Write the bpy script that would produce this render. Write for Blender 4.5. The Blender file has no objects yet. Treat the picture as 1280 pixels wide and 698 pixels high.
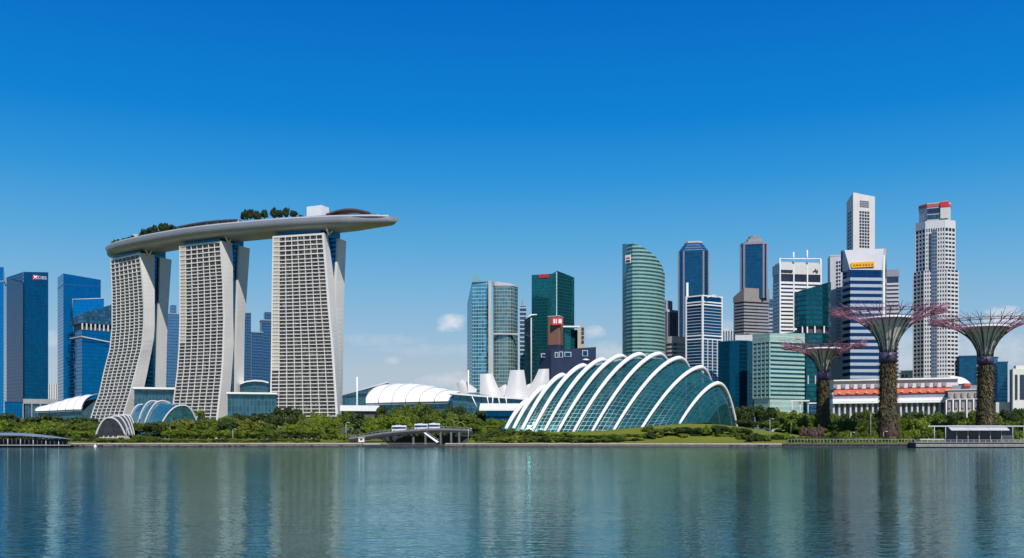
import bpy, math, random
import numpy as np
from mathutils import Vector, Matrix
R = math.radians
random.seed(7)
SC = bpy.context.scene
COL = SC.collection

# ------------------------------------------------------------------ camera, sky, sun, exposure
F = 35.0 / 36.0 * 1280.0            # focal length in photo pixels
H = 5.0                             # eye height over the water
HZ = 545.0                          # row of the horizon in the photo
cd = bpy.data.cameras.new('camera'); cam = bpy.data.objects.new('camera', cd); COL.objects.link(cam)
cd.lens = 35; cd.sensor_width = 36; cd.clip_end = 30000; cd.clip_start = 0.5
cam.location = (0, 0, H); cam.rotation_euler = (R(90), 0, 0)
cd.shift_y = (HZ - 349.0) / 1280.0
SC.camera = cam
SUN_AZ = R(17)                      # to the right of straight behind the camera
SUN_EL = R(50)
sdir = Vector((math.sin(SUN_AZ) * math.cos(SUN_EL), -math.cos(SUN_AZ) * math.cos(SUN_EL), math.sin(SUN_EL)))
ld = bpy.data.lights.new('sun', 'SUN'); ld.energy = 5.0; ld.angle = R(0.5); ld.color = (1.0, 0.955, 0.89)
sun = bpy.data.objects.new('sun', ld); COL.objects.link(sun)
sun.rotation_euler = sdir.to_track_quat('Z', 'Y').to_euler()
sun.location = (0, 0, 300)
SC.view_settings.view_transform = 'Standard'; SC.view_settings.look = 'None'
SC.view_settings.exposure = 0.0; SC.view_settings.gamma = 1.0
SC.render.engine = 'CYCLES'
SC.cycles.max_bounces = 6; SC.cycles.diffuse_bounces = 2; SC.cycles.glossy_bounces = 3
SC.cycles.transmission_bounces = 2; SC.cycles.caustics_reflective = False; SC.cycles.caustics_refractive = False
SC.cycles.use_denoising = True
SC.cycles.sample_clamp_indirect = 6.0


class NT:
    """small wrapper for writing node trees"""
    def __init__(s, tree): s.t = tree; s.l = tree.links
    def n(s, typ, **kw):
        nd = s.t.nodes.new(typ)
        for k, v in kw.items(): setattr(nd, k, v)
        return nd
    def put(s, sock, v):
        if hasattr(v, 'is_output'): s.l.new(v, sock)
        else:
            try: sock.default_value = v
            except Exception: sock.default_value = (v[0], v[1], v[2], 1.0)
    def m(s, op, a, b=0.0, c=None, clamp=False):
        nd = s.n('ShaderNodeMath', operation=op, use_clamp=clamp)
        s.put(nd.inputs[0], a); s.put(nd.inputs[1], b)
        if c is not None: s.put(nd.inputs[2], c)
        return nd.outputs[0]
    def v(s, op, a, b=(0, 0, 0)):
        nd = s.n('ShaderNodeVectorMath', operation=op); s.put(nd.inputs[0], a)
        if op == 'SCALE': s.put(nd.inputs['Scale'], b)
        else: s.put(nd.inputs[1], b)
        return nd.outputs[0]
    def mix(s, f, a, b, mode='MIX'):
        nd = s.n('ShaderNodeMix', data_type='RGBA', blend_type=mode)
        s.put(nd.inputs[0], f); s.put(nd.inputs[6], a); s.put(nd.inputs[7], b)
        return nd.outputs[2]
    def comb(s, x, y, z=0.0):
        nd = s.n('ShaderNodeCombineXYZ'); s.put(nd.inputs[0], x); s.put(nd.inputs[1], y); s.put(nd.inputs[2], z)
        return nd.outputs[0]
    def sep(s, v):
        nd = s.n('ShaderNodeSeparateXYZ'); s.put(nd.inputs[0], v); return nd.outputs
    def noise(s, vec, scale, detail=3.0, rough=0.55, out=0):
        nd = s.n('ShaderNodeTexNoise'); s.put(nd.inputs['Vector'], vec)
        nd.inputs['Scale'].default_value = scale; nd.inputs['Detail'].default_value = detail
        nd.inputs['Roughness'].default_value = rough
        return nd.outputs[out]
    def ramp(s, f, stops):
        nd = s.n('ShaderNodeValToRGB'); s.put(nd.inputs[0], f)
        e = nd.color_ramp.elements
        while len(e) < len(stops): e.new(0.5)
        for el, (p, c) in zip(e, stops):
            el.position = p; el.color = (c[0], c[1], c[2], 1) if hasattr(c, '__len__') else (c, c, c, 1)
        return nd.outputs[0]


def c4(c): return (c[0], c[1], c[2], 1.0)


# sky: Nishita, deepened as through the photo's strong blue, with small clouds low over the city
w = bpy.data.worlds.new('World'); SC.world = w; w.use_nodes = True
w.node_tree.nodes.clear(); W = NT(w.node_tree)
sky = W.n('ShaderNodeTexSky', sky_type='NISHITA', sun_disc=False)
sky.sun_elevation = SUN_EL; sky.sun_rotation = math.pi - SUN_AZ
sky.altitude = 0; sky.air_density = 1.0; sky.dust_density = 0.6; sky.ozone_density = 3.0
hs = W.n('ShaderNodeHueSaturation'); hs.inputs['Saturation'].default_value = 1.32; hs.inputs['Hue'].default_value = 0.497
W.put(hs.inputs['Color'], sky.outputs[0])
dirv = W.n('ShaderNodeTexCoord').outputs['Generated']
dx, dy, dz = W.sep(dirv)
# colour grade by elevation (the photo's sky is strongly saturated, paling into moist air over the horizon)
gr_ = W.ramp(W.m('MULTIPLY', dz, 1.0, clamp=True), [(0.0, (.47, .56, .635)), (.064, (.435, .54, .635)), (.1, (.31, .505, .685)), (.145, (.195, .45, .705)), (.186, (.107, .392, .705)), (.245, (.03, .30, .69)), (.30, (.004, .222, .655)), (.40, (.001, .150, .565)), (1.0, (.001, .085, .38))])
gs_ = W.v('SCALE', gr_, 1 / 0.105)
graded = W.mix(0.97, hs.outputs[0], gs_)
u_ = W.m('DIVIDE', dx, W.m('MAXIMUM', dy, 0.05)); v_ = W.m('DIVIDE', dz, W.m('MAXIMUM', dy, 0.05))
CL = [(564, 404, 22, 13, 1.0), (742, 416, 17, 9, .8), (1256, 398, 34, 17, 1.0), (490, 451, 13, 6, .5), (66, 424, 14, 14, .5),
      (1130, 425, 34, 12, .5), (565, 476, 46, 12, .55), (640, 470, 60, 12, .4), (470, 425, 70, 9, .22), (560, 438, 110, 9, .22),
      (760, 440, 30, 14, .5), (1235, 435, 70, 24, .5), (1130, 450, 60, 22, .45), (905, 410, 30, 16, .35)]
nz = W.noise(W.comb(W.m('MULTIPLY', u_, 1.0), W.m('MULTIPLY', v_, 1.9), 0.0), 60.0, 5.0, 0.6)
nz2 = W.noise(W.comb(u_, W.m('MULTIPLY', v_, 1.6), 3.0), 14.0, 3.0, 0.5)
acc = None
for px, py, a, b, k in CL:
    eu = W.m('DIVIDE', W.m('SUBTRACT', u_, (px - 640) / F), a / F)
    ev = W.m('DIVIDE', W.m('SUBTRACT', v_, (HZ - py) / F), b / F)
    r2 = W.m('ADD', W.m('MULTIPLY', eu, eu), W.m('MULTIPLY', ev, ev))
    g = W.m('SUBTRACT', 1.0, r2)
    g = W.m('ADD', g, W.m('MULTIPLY', W.m('SUBTRACT', nz, 0.5), 2.6))
    g = W.m('MULTIPLY', W.m('MULTIPLY', g, 0.75, clamp=True), k)
    acc = g if acc is None else W.m('MAXIMUM', acc, g)
acc = W.m('MULTIPLY', acc, W.m('GREATER_THAN', dy, 0.06))
skyc = W.mix(W.m('MULTIPLY', acc, 0.85), graded, (7.2, 7.3, 7.9, 1))
bg = W.n('ShaderNodeBackground'); W.put(bg.inputs[0], skyc); bg.inputs[1].default_value = 0.105
W.l.new(bg.outputs[0], W.n('ShaderNodeOutputWorld').inputs[0])

# ------------------------------------------------------------------ placement helpers
def PX(px, D): return (px - 640.0) / F * D
def ZY(py, D): return H + (HZ - py) / F * D
def P(px, py, D): return Vector((PX(px, D), D, ZY(py, D)))
def lerp(a, b, t): return a + (b - a) * t


# ------------------------------------------------------------------ materials
MATS = {}
def newmat(name):
    m = bpy.data.materials.new(name); m.use_nodes = True; m.node_tree.nodes.clear()
    t = NT(m.node_tree); b = t.n('ShaderNodeBsdfPrincipled'); o = t.n('ShaderNodeOutputMaterial')
    t.l.new(b.outputs[0], o.inputs[0]); MATS[name] = m
    return m, t, b, o


def plain(name, col, rough=0.6, metal=0.0, spec=0.4, var=0.12, scale=0.15, streak=True):
    """painted / stone / metal surface with slight mottling and weather streaks"""
    m, t, b, o = newmat(name)
    co = t.n('ShaderNodeTexCoord').outputs['Object']
    n1 = t.noise(co, scale, 4.0, 0.6)
    f = n1
    if streak:
        x, y, z = t.sep(co)
        n2 = t.noise(t.comb(t.m('MULTIPLY', x, 1.2), t.m('MULTIPLY', y, 1.2), t.m('MULTIPLY', z, 0.06)), 0.6, 3.0, 0.6)
        f = t.m('MULTIPLY', t.m('ADD', n1, n2), 0.5)
    f = t.m('MULTIPLY', t.m('SUBTRACT', f, 0.3), 2.5, clamp=True)
    lo = [max(0, c * (1 - var)) for c in col]; hi = [min(1, c * (1 + var)) for c in col]
    t.put(b.inputs['Base Color'], t.mix(f, c4(lo), c4(hi)))
    b.inputs['Roughness'].default_value = rough; b.inputs['Metallic'].default_value = metal
    b.inputs['Specular IOR Level'].default_value = spec
    return m


def glassy(name, glass, spandrel, mullion, fh=3.9, bw=1.5, sf=0.22, mw=0.1, metal=0.75, rough=0.1, var=0.35, wob=0.018, big=0.25, spec=0.5, see=0.0):
    """curtain wall: panes that differ a little in tint and tilt, spandrel line per floor, mullion per bay (UV in metres)"""
    m, t, b, o = newmat(name)
    uv = t.n('ShaderNodeTexCoord').outputs['UV']
    x, y, _ = t.sep(uv)
    xs = t.m('DIVIDE', x, bw); ys = t.m('DIVIDE', y, fh)
    cell = t.comb(t.m('FLOOR', xs), t.m('FLOOR', ys))
    wn = t.n('ShaderNodeTexWhiteNoise', noise_dimensions='2D'); t.put(wn.inputs['Vector'], cell)
    fx = t.m('FRACT', xs); fy = t.m('FRACT', ys)
    lown = t.noise(t.comb(t.m('MULTIPLY', t.m('FLOOR', t.m('DIVIDE', xs, 3.0)), 0.35), t.m('MULTIPLY', t.m('FLOOR', ys), 0.22)), 1.0, 3.0, 0.6)
    ff = t.m('ADD', t.m('MULTIPLY', wn.outputs['Value'], 0.6), t.m('MULTIPLY', lown, 0.4 + big), clamp=True)
    g = t.mix(ff, c4([c * (1 - var) for c in glass]), c4([min(1, c * (1 + var)) for c in glass]))
    ms = t.m('LESS_THAN', fy, sf); mm = t.m('LESS_THAN', fx, mw)
    c = t.mix(ms, g, c4(spandrel)); c = t.mix(mm, c, c4(mullion))
    anym = t.m('MAXIMUM', ms, mm)
    t.put(b.inputs['Base Color'], c)
    t.put(b.inputs['Metallic'], t.m('MULTIPLY', metal, t.m('SUBTRACT', 1.0, t.m('MULTIPLY', anym, 0.7))))
    t.put(b.inputs['Roughness'], t.m('ADD', rough, t.m('MULTIPLY', anym, 0.25)))
    b.inputs['Specular IOR Level'].default_value = spec
    if see: t.put(b.inputs['Alpha'], t.m('MAXIMUM', anym, t.m('SUBTRACT', 1.0, t.m('MULTIPLY', see, t.m('ADD', 0.6, t.m('MULTIPLY', wn.outputs['Value'], 0.5))))))
    geo = t.n('ShaderNodeNewGeometry')
    d = t.v('SCALE', t.v('SUBTRACT', wn.outputs['Color'], (0.5, 0.5, 0.5)), wob)
    t.put(b.inputs['Normal'], t.v('NORMALIZE', t.v('ADD', geo.outputs['Normal'], d)))
    return m


def foliage(name, dark, light, hue=0.02):
    m, t, b, o = newmat(name)
    at = t.n('ShaderNodeAttribute', attribute_name='tint').outputs['Fac']
    oi = t.n('ShaderNodeObjectInfo').outputs['Random']
    f = t.m('ADD', t.m('MULTIPLY', at, 0.75), t.m('MULTIPLY', oi, 0.35), clamp=True)
    c = t.mix(f, c4(dark), c4(light))
    h = t.n('ShaderNodeHueSaturation'); t.put(h.inputs['Color'], c)
    t.put(h.inputs['Hue'], t.m('ADD', 0.5 - hue * 0.5, t.m('MULTIPLY', oi, hue)))
    t.put(b.inputs['Base Color'], h.outputs[0]); b.inputs['Roughness'].default_value = 0.55
    b.inputs['Specular IOR Level'].default_value = 0.25
    tr = t.n('ShaderNodeBsdfTranslucent'); t.put(tr.inputs[0], t.mix(0.5, h.outputs[0], c4([c * 1.6 for c in light])))
    mx = t.n('ShaderNodeMixShader'); mx.inputs[0].default_value = 0.2
    t.l.new(b.outputs[0], mx.inputs[1]); t.l.new(tr.outputs[0], mx.inputs[2]); t.l.new(mx.outputs[0], o.inputs[0])
    return m


white = plain('white_paint', (0.78, 0.78, 0.77), 0.5, var=0.06)
offwhite = plain('off_white_concrete', (0.62, 0.60, 0.57), 0.7, var=0.1, scale=0.05)
towerwhite = plain('tower_cladding', (0.70, 0.67, 0.625), 0.6, var=0.07, scale=0.05)
cream = plain('cream_panel', (0.50, 0.45, 0.37), 0.6, var=0.2, scale=0.4)
palegrey = plain('pale_grey_stone', (0.50, 0.50, 0.52), 0.65, var=0.08)
grey = plain('mid_grey_concrete', (0.30, 0.30, 0.31), 0.7, var=0.15)
darkgrey = plain('dark_grey_metal', (0.07, 0.075, 0.085), 0.5, var=0.2)
beige = plain('beige_stone', (0.46, 0.39, 0.33), 0.75, var=0.12)
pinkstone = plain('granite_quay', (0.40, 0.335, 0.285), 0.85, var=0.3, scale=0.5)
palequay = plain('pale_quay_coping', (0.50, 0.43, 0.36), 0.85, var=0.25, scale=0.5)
darkwall = plain('wet_and_shade_wall', (0.045, 0.047, 0.05), 0.6, var=0.4, scale=0.4)
hullmat = plain('hull_panels', (0.27, 0.28, 0.305), 0.42, metal=0.25, var=0.08, scale=0.06, streak=False)
deckmat = plain('deck_paving', (0.40, 0.36, 0.31), 0.8, var=0.2)
brown = plain('brown_cladding', (0.20, 0.10, 0.07), 0.5, var=0.15)
navy = plain('navy_cladding', (0.022, 0.033, 0.075), 0.4, var=0.25)
redpaint = plain('red_paint', (0.62, 0.03, 0.045), 0.5, var=0.1)
yellow = plain('yellow_sign', (0.85, 0.42, 0.02), 0.5, var=0.08)
amber = plain('amber_lettering', (0.50, 0.20, 0.005), 0.5, var=0.1)
tile = plain('orange_roof_tiles', (0.50, 0.105, 0.055), 0.7, var=0.25, scale=0.3)
tilelight = plain('pale_orange_dormer', (0.72, 0.36, 0.2), 0.7, var=0.1)
slate = plain('grey_slate', (0.26, 0.25, 0.31), 0.7, var=0.15)
purple = plain('purple_steel', (0.29, 0.12, 0.18), 0.45, var=0.3, scale=0.6)
violet = plain('violet_collar', (0.06, 0.045, 0.09), 0.5, var=0.3, scale=0.6)
trunkm = plain('bark', (0.075, 0.055, 0.04), 0.9, var=0.4, scale=1.5)
palebark = plain('pale_bark', (0.2, 0.17, 0.13), 0.9, var=0.3, scale=1.5)
m, t, b, o = newmat('hotel_balcony_glass')
uvh = t.n('ShaderNodeTexCoord').outputs['UV']; x, y, _ = t.sep(uvh)
wn = t.n('ShaderNodeTexWhiteNoise', noise_dimensions='2D'); t.put(wn.inputs['Vector'], t.comb(t.m('FLOOR', t.m('DIVIDE', x, 1.75)), t.m('FLOOR', t.m('DIVIDE', y, 3.07))))
lowh = t.noise(t.comb(t.m('MULTIPLY', x, .05), t.m('MULTIPLY', y, .05)), 1.0, 2.0, .5)
t.put(b.inputs['Base Color'], t.ramp(t.m('ADD', t.m('MULTIPLY', wn.outputs['Value'], .8), t.m('MULTIPLY', lowh, .2)), [(0.0, (.016, .016, .018)), (.4, (.045, .04, .036)), (.62, (.10, .085, .068)), (.78, (.05, .055, .05)), (.9, (.21, .195, .175))]))
b.inputs['Roughness'].default_value = .25; b.inputs['Specular IOR Level'].default_value = .35
blackglass = m
ribbon = glassy('ribbon_window_glass', (0.05, 0.07, 0.12), (0.02, 0.02, 0.03), (0.04, 0.05, 0.07), 4.0, 1.5, 0.1, 0.08, 0.6, 0.12, 0.4, 0.02)
blueglass = glassy('blue_glass', (0.002, 0.17, 0.40), (0.002, 0.085, 0.2), (0.003, 0.11, 0.25), 4.1, 1.6, 0.2, 0.08, 0.92, 0.07, 0.22, spec=.15)
brightblue = glassy('bright_blue_glass', (0.002, 0.26, 0.62), (0.002, 0.16, 0.4), (0.004, 0.18, 0.44), 4.1, 1.6, 0.18, 0.08, 0.92, 0.07, 0.2, spec=.15)
deepblue = glassy('deep_blue_glass', (0.002, 0.105, 0.23), (0.002, 0.055, 0.125), (0.003, 0.07, 0.16), 4.1, 1.6, 0.3, 0.1, 0.9, 0.09, 0.3, spec=.15)
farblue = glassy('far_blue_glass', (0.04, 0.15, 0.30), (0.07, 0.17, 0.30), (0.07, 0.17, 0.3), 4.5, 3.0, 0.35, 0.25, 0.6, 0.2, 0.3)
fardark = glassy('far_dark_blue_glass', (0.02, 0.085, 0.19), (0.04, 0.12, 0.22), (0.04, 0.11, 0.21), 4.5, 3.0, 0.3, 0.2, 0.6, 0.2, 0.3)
tealglass = glassy('teal_glass', (0.016, 0.165, 0.17), (0.01, 0.085, 0.095), (0.02, 0.13, 0.135), 3.9, 1.6, 0.26, 0.08, 0.8, 0.08, 0.4)
darkteal = glassy('dark_teal_glass', (0.008, 0.11, 0.13), (0.003, 0.045, 0.06), (0.006, 0.065, 0.08), 5.2, 2.0, 0.35, 0.06, 0.8, 0.08, 0.6, 0.05, big=0.6)
seaglass = glassy('green_banded_glass', (0.03, 0.12, 0.12), (0.30, 0.46, 0.40), (0.12, 0.24, 0.22), 4.1, 3.2, 0.48, 0.08, 0.6, 0.14, 0.6)
condoglass = glassy('condominium_glass', (0.06, 0.28, 0.40), (0.36, 0.50, 0.52), (0.22, 0.42, 0.48), 4.2, 3.2, 0.26, 0.16, 0.7, 0.1, 0.6, 0.04, big=0.4)
condowarm = glassy('warm_condominium_glass', (0.10, 0.20, 0.22), (0.30, 0.36, 0.32), (0.24, 0.30, 0.28), 4.2, 3.2, 0.26, 0.14, 0.65, 0.12, 0.6, 0.04, big=0.5)
mintglass = glassy('mint_glass', (0.30, 0.43, 0.39), (0.40, 0.53, 0.47), (0.36, 0.50, 0.45), 4.5, 2.2, 0.3, 0.07, 0.1, 0.25, 0.15)
domeglass = glassy('conservatory_glass', (0.010, 0.072, 0.085), (0.03, 0.10, 0.11), (0.03, 0.11, 0.12), 2.6, 2.6, 0.08, 0.08, 0.32, 0.06, 0.95, 0.035, big=0.8, spec=.3, see=.3)
vaultglass = glassy('vault_glass', (0.018, 0.10, 0.115), (0.06, 0.16, 0.17), (0.05, 0.15, 0.16), 2.6, 2.6, 0.08, 0.08, 0.4, 0.06, 0.9, 0.05, big=0.6, spec=.4, see=.15)
podium = glassy('podium_glass', (0.045, 0.14, 0.19), (0.05, 0.12, 0.15), (0.12, 0.22, 0.26), 5.0, 3.0, 0.1, 0.07, 0.65, 0.12, 0.4)
lobbyglass = glassy('lobby_glass', (0.015, 0.10, 0.15), (0.01, 0.05, 0.08), (0.02, 0.07, 0.1), 3.0, 2.0, 0.1, 0.1, 0.7, 0.1, 0.4)
silverglass = plain('silver_grey_vault', (0.045, 0.048, 0.05), 0.35, metal=0.4, var=0.4, scale=0.5, streak=False)
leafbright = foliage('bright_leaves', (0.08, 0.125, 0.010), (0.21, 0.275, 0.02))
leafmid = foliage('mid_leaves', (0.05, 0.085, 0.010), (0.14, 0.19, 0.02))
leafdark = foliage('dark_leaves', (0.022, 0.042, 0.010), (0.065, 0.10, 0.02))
leafyellow = foliage('yellow_leaves', (0.085, 0.115, 0.012), (0.23, 0.245, 0.03))
leafpink = foliage('pink_flowering_leaves', (0.08, 0.05, 0.04), (0.27, 0.15, 0.15))
leafsky = foliage('roof_garden_leaves', (0.010, 0.03, 0.012), (0.045, 0.09, 0.025))

shaftglass = glassy('shaft_glass', (0.014, 0.12, 0.22), (0.01, 0.06, 0.12), (0.012, 0.08, 0.15), 4.1, 1.6, 0.2, 0.1, 0.8, 0.09, 0.3)
# planting on the steel trees' trunks
m, t, b, o = newmat('trunk_planting')
at = t.n('ShaderNodeAttribute', attribute_name='tint').outputs['Fac']
t.put(b.inputs['Base Color'], t.ramp(at, [(0.0, (0.010, 0.013, 0.007)), (0.35, (0.032, 0.042, 0.010)), (0.55, (0.072, 0.044, 0.022)), (0.75, (0.105, 0.078, 0.02)), (1.0, (0.25, 0.165, 0.075))]))
b.inputs['Roughness'].default_value = 0.7
planting = m

# conservatory hull ribs etc. use white; concrete funnel of the steel trees
funnelm = plain('funnel_concrete', (0.74, 0.71, 0.62), 0.7, var=0.15, scale=0.4)

# land: grass, worn earth and a paved strip beside the water
m, t, b, o = newmat('land')
co = t.n('ShaderNodeTexCoord').outputs['Object']; x, y, z = t.sep(co)
n1 = t.noise(co, 0.05, 4.0, 0.6); n2 = t.noise(co, 0.9, 4.0, 0.7)
gr = t.mix(t.m('ADD', t.m('MULTIPLY', n1, 0.6), t.m('MULTIPLY', n2, 0.4)), (0.06, 0.085, 0.010, 1), (0.20, 0.21, 0.032, 1))
earth = t.mix(n2, (0.16, 0.11, 0.055, 1), (0.34, 0.26, 0.15, 1))
eb = t.m('MULTIPLY', t.m('LESS_THAN', x, -26.0), t.m('LESS_THAN', t.m('ADD', y, t.m('MULTIPLY', n1, 14.0)), 470.0))
cc = t.mix(t.m('MULTIPLY', eb, 0.85), gr, earth)
t.put(b.inputs['Base Color'], cc); b.inputs['Roughness'].default_value = 0.95; b.inputs['Specular IOR Level'].default_value = 0.1
landm = m

# water: wind ripples, long and low across the view
m, t, b, o = newmat('water')
co = t.n('ShaderNodeTexCoord').outputs['Object']; x, y, z = t.sep(co)
a1 = t.noise(t.comb(t.m('MULTIPLY', x, 0.5), y), 1.05, 3.0, 0.62)
a2 = t.noise(t.comb(t.m('MULTIPLY', x, 0.6), y, 4.0), 0.42, 2.0, 0.5)
a3 = t.noise(t.comb(t.m('MULTIPLY', x, 0.06), y, 9.0), 0.045, 4.0, 0.6)
hgt = t.m('ADD', t.m('MULTIPLY', a1, 0.058), t.m('MULTIPLY', a2, 0.02))
hgt = t.m('MULTIPLY', hgt, t.m('ADD', 0.1, t.m('MULTIPLY', a3, 1.8)))
bp = t.n('ShaderNodeBump'); bp.inputs['Strength'].default_value = 1.0; bp.inputs['Distance'].default_value = 1.0
t.put(bp.inputs['Height'], hgt); t.put(b.inputs['Normal'], bp.outputs[0])
t.put(b.inputs['Base Color'], t.mix(a3, (0.008, 0.044, 0.046, 1), (0.012, 0.054, 0.054, 1)))
b.inputs['Roughness'].default_value = 0.06; b.inputs['IOR'].default_value = 1.27
# greenish-blue lake water: the mirror of the surface is a little weaker in red
b.inputs['Specular IOR Level'].default_value = 0.0
gl = t.n('ShaderNodeBsdfGlossy'); gl.inputs['Roughness'].default_value = 0.06; t.put(gl.inputs['Color'], (0.70, 0.93, 0.93, 1)); t.put(gl.inputs['Normal'], bp.outputs[0])
fr = t.n('ShaderNodeFresnel'); fr.inputs['IOR'].default_value = 1.28; t.put(fr.inputs['Normal'], bp.outputs[0])
mx = t.n('ShaderNodeMixShader'); t.put(mx.inputs[0], fr.outputs[0]); t.l.new(b.outputs[0], mx.inputs[1]); t.l.new(gl.outputs[0], mx.inputs[2]); t.l.new(mx.outputs[0], o.inputs[0])
waterm = m


# ------------------------------------------------------------------ mesh builder
class MB:
    def __init__(s): s.v = []; s.f = []; s.uv = []; s.mi = []; s.sm = []
    def face(s, pts, uv=None, mi=0, smooth=False):
        i = len(s.v); s.v.extend([tuple(p) for p in pts]); s.f.append(list(range(i, i + len(pts))))
        if uv is None: uv = [(p[0] + p[1], p[2]) for p in pts]
        s.uv.extend(uv); s.mi.append(mi); s.sm.append(smooth)
    def shared(s, verts, faces, smooth=True, mi=0, uvf=None):
        i = len(s.v); s.v.extend([tuple(p) for p in verts])
        for f in faces:
            s.f.append([i + k for k in f]); s.mi.append(mi); s.sm.append(smooth)
            for k in f:
                p = verts[k]; s.uv.append(uvf(k) if uvf else (p[0] + p[1], p[2]))
    def box(s, c, size, rz=0.0, mi=0):
        cx, cy, cz = c; hx, hy, hz = size[0] / 2, size[1] / 2, size[2] / 2
        cr, sr = math.cos(rz), math.sin(rz)
        poly = [(cx + x * cr - y * sr, cy + x * sr + y * cr) for x, y in ((-hx, -hy), (hx, -hy), (hx, hy), (-hx, hy))]
        s.prism(poly, cz - hz, cz + hz, mi=mi)
    def prism(s, poly, z0, z1, mi=0, cap=None, smooth=False):
        n = len(poly)
        ar = sum(poly[i][0] * poly[(i + 1) % n][1] - poly[(i + 1) % n][0] * poly[i][1] for i in range(n))
        if ar < 0:
            poly = poly[::-1]
            if isinstance(z1, (list, tuple)): z1 = list(z1)[::-1]
            if isinstance(z0, (list, tuple)): z0 = list(z0)[::-1]
        za = z0 if isinstance(z0, (list, tuple)) else [z0] * n
        zb = z1 if isinstance(z1, (list, tuple)) else [z1] * n
        vs = [(p[0], p[1], za[i]) for i, p in enumerate(poly)] + [(p[0], p[1], zb[i]) for i, p in enumerate(poly)]
        base = len(s.v); s.v.extend(vs); d = 0.0
        for i in range(n):
            j = (i + 1) % n
            L = math.hypot(poly[j][0] - poly[i][0], poly[j][1] - poly[i][1])
            s.f.append([base + i, base + j, base + n + j, base + n + i])
            s.uv.extend([(d, za[i]), (d + L, za[j]), (d + L, zb[j]), (d, zb[i])]); s.mi.append(mi); s.sm.append(smooth); d += L
        cm = mi if cap is None else cap
        s.f.append([base + n + i for i in range(n)]); s.uv.extend([(0.5, 0.5 + 1e-3 * i) for i in range(n)]); s.mi.append(cm); s.sm.append(False)
        s.f.append([base + i for i in range(n)][::-1]); s.uv.extend([(0.5, 0.5 + 1e-3 * i) for i in range(n)]); s.mi.append(cm); s.sm.append(False)
    def loft(s, rings, closed=True, caps=True, smooth=False, mi=0, us=None):
        n = len(rings[0]); base = len(s.v)
        for r in rings: s.v.extend([tuple(p) for p in r])
        per = [0.0]
        r0 = rings[0]
        for i in range(n): per.append(per[-1] + (Vector(r0[(i + 1) % n]) - Vector(r0[i])).length)
        along = [0.0]
        for k in range(1, len(rings)): along.append(along[-1] + (Vector(rings[k][0]) - Vector(rings[k - 1][0])).length)
        for k in range(len(rings) - 1):
            for i in range(n if closed else n - 1):
                j = (i + 1) % n
                s.f.append([base + k * n + i, base + k * n + j, base + (k + 1) * n + j, base + (k + 1) * n + i])
                s.uv.extend([(per[i], along[k]), (per[i + 1], along[k]), (per[i + 1], along[k + 1]), (per[i], along[k + 1])])
                s.mi.append(mi); s.sm.append(smooth)
        if caps and closed:
            for k, rev in ((0, True), (len(rings) - 1, False)):
                f = [base + k * n + i for i in range(n)]
                s.f.append(f[::-1] if rev else f); s.uv.extend([(0.5, 0.5)] * n); s.mi.append(mi); s.sm.append(False)
    def tube(s, pts, r, n=6, mi=0, smooth=True, caps=True):
        pts = [Vector(p) for p in pts]; rings = []
        for i, p in enumerate(pts):
            a = pts[max(0, i - 1)]; b2 = pts[min(len(pts) - 1, i + 1)]
            d = (b2 - a).normalized()
            up = Vector((0, 0, 1)) if abs(d.z) < 0.95 else Vector((0, 1, 0))
            x = d.cross(up).normalized(); y = x.cross(d).normalized()
            rr = r(i / max(1, len(pts) - 1)) if callable(r) else r
            rings.append([p + (x * math.cos(q) + y * math.sin(q)) * rr for q in [2 * math.pi * k / n for k in range(n)]])
        s.loft(rings, True, caps, smooth, mi)
    def build(s, name, mat, parent=None, origin=None):
        me = bpy.data.meshes.new(name)
        me.from_pydata(s.v, [], s.f)
        ms = mat if isinstance(mat, (list, tuple)) else [mat]
        for q in ms: me.materials.append(q)
        ul = me.uv_layers.new(name='UVMap')
        ul.data.foreach_set('uv', np.array(s.uv, dtype=np.float32).ravel())
        me.polygons.foreach_set('material_index', np.array(s.mi, dtype=np.int32))
        me.polygons.foreach_set('use_smooth', np.array(s.sm, dtype=bool))
        me.update()
        ob = bpy.data.objects.new(name, me); COL.objects.link(ob)
        if parent is not None:
            ob.parent = parent
            base = parent
            off = Vector((0, 0, 0))
            while base is not None: off += base.location; base = base.parent
            if off.length > 0: me.transform(Matrix.Translation(-off))
        return ob


def tag(o, label=None, cat=None, group=None, kind=None):
    if label: o['label'] = label
    if cat: o['category'] = cat
    if group: o['group'] = group
    if kind: o['kind'] = kind
    elif cat: o['kind'] = 'thing'
    return o


def thing(name, label, cat, loc, group=None):
    o = bpy.data.objects.new(name, None); COL.objects.link(o); o.location = loc; o.empty_display_size = 2
    return tag(o, label, cat, group)


def copy_tree(o, parent=None):
    c = o.copy(); COL.objects.link(c)
    if parent is not None: c.parent = parent
    for ch in list(o.children): copy_tree(ch, c)
    return c


def centroid(poly): return (sum(p[0] for p in poly) / len(poly), sum(p[1] for p in poly) / len(poly))


def offset(poly, d):
    n = len(poly)
    ar = sum(poly[i][0] * poly[(i + 1) % n][1] - poly[(i + 1) % n][0] * poly[i][1] for i in range(n))
    sg = 1 if ar > 0 else -1; out = []
    for i in range(n):
        a = Vector(poly[i - 1]); b2 = Vector(poly[i]); c = Vector(poly[(i + 1) % n])
        e1 = (b2 - a).normalized(); e2 = (c - b2).normalized()
        n1 = Vector((e1.y, -e1.x)) * sg; n2 = Vector((e2.y, -e2.x)) * sg
        k = n1 + n2; k = k / max(0.3, k.dot(n1))
        out.append(tuple(b2 + k * d))
    return out


def two_face(xl, xc, xr, D, dl, dr):
    """plan of a block seen on its corner: left edge, near corner, right edge in photo columns"""
    A = Vector((PX(xl, D + dl), D + dl)); C = Vector((PX(xc, D), D)); B = Vector((PX(xr, D + dr), D + dr))
    K = A + B - C
    return [tuple(A), tuple(C), tuple(B), tuple(K)]


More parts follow.
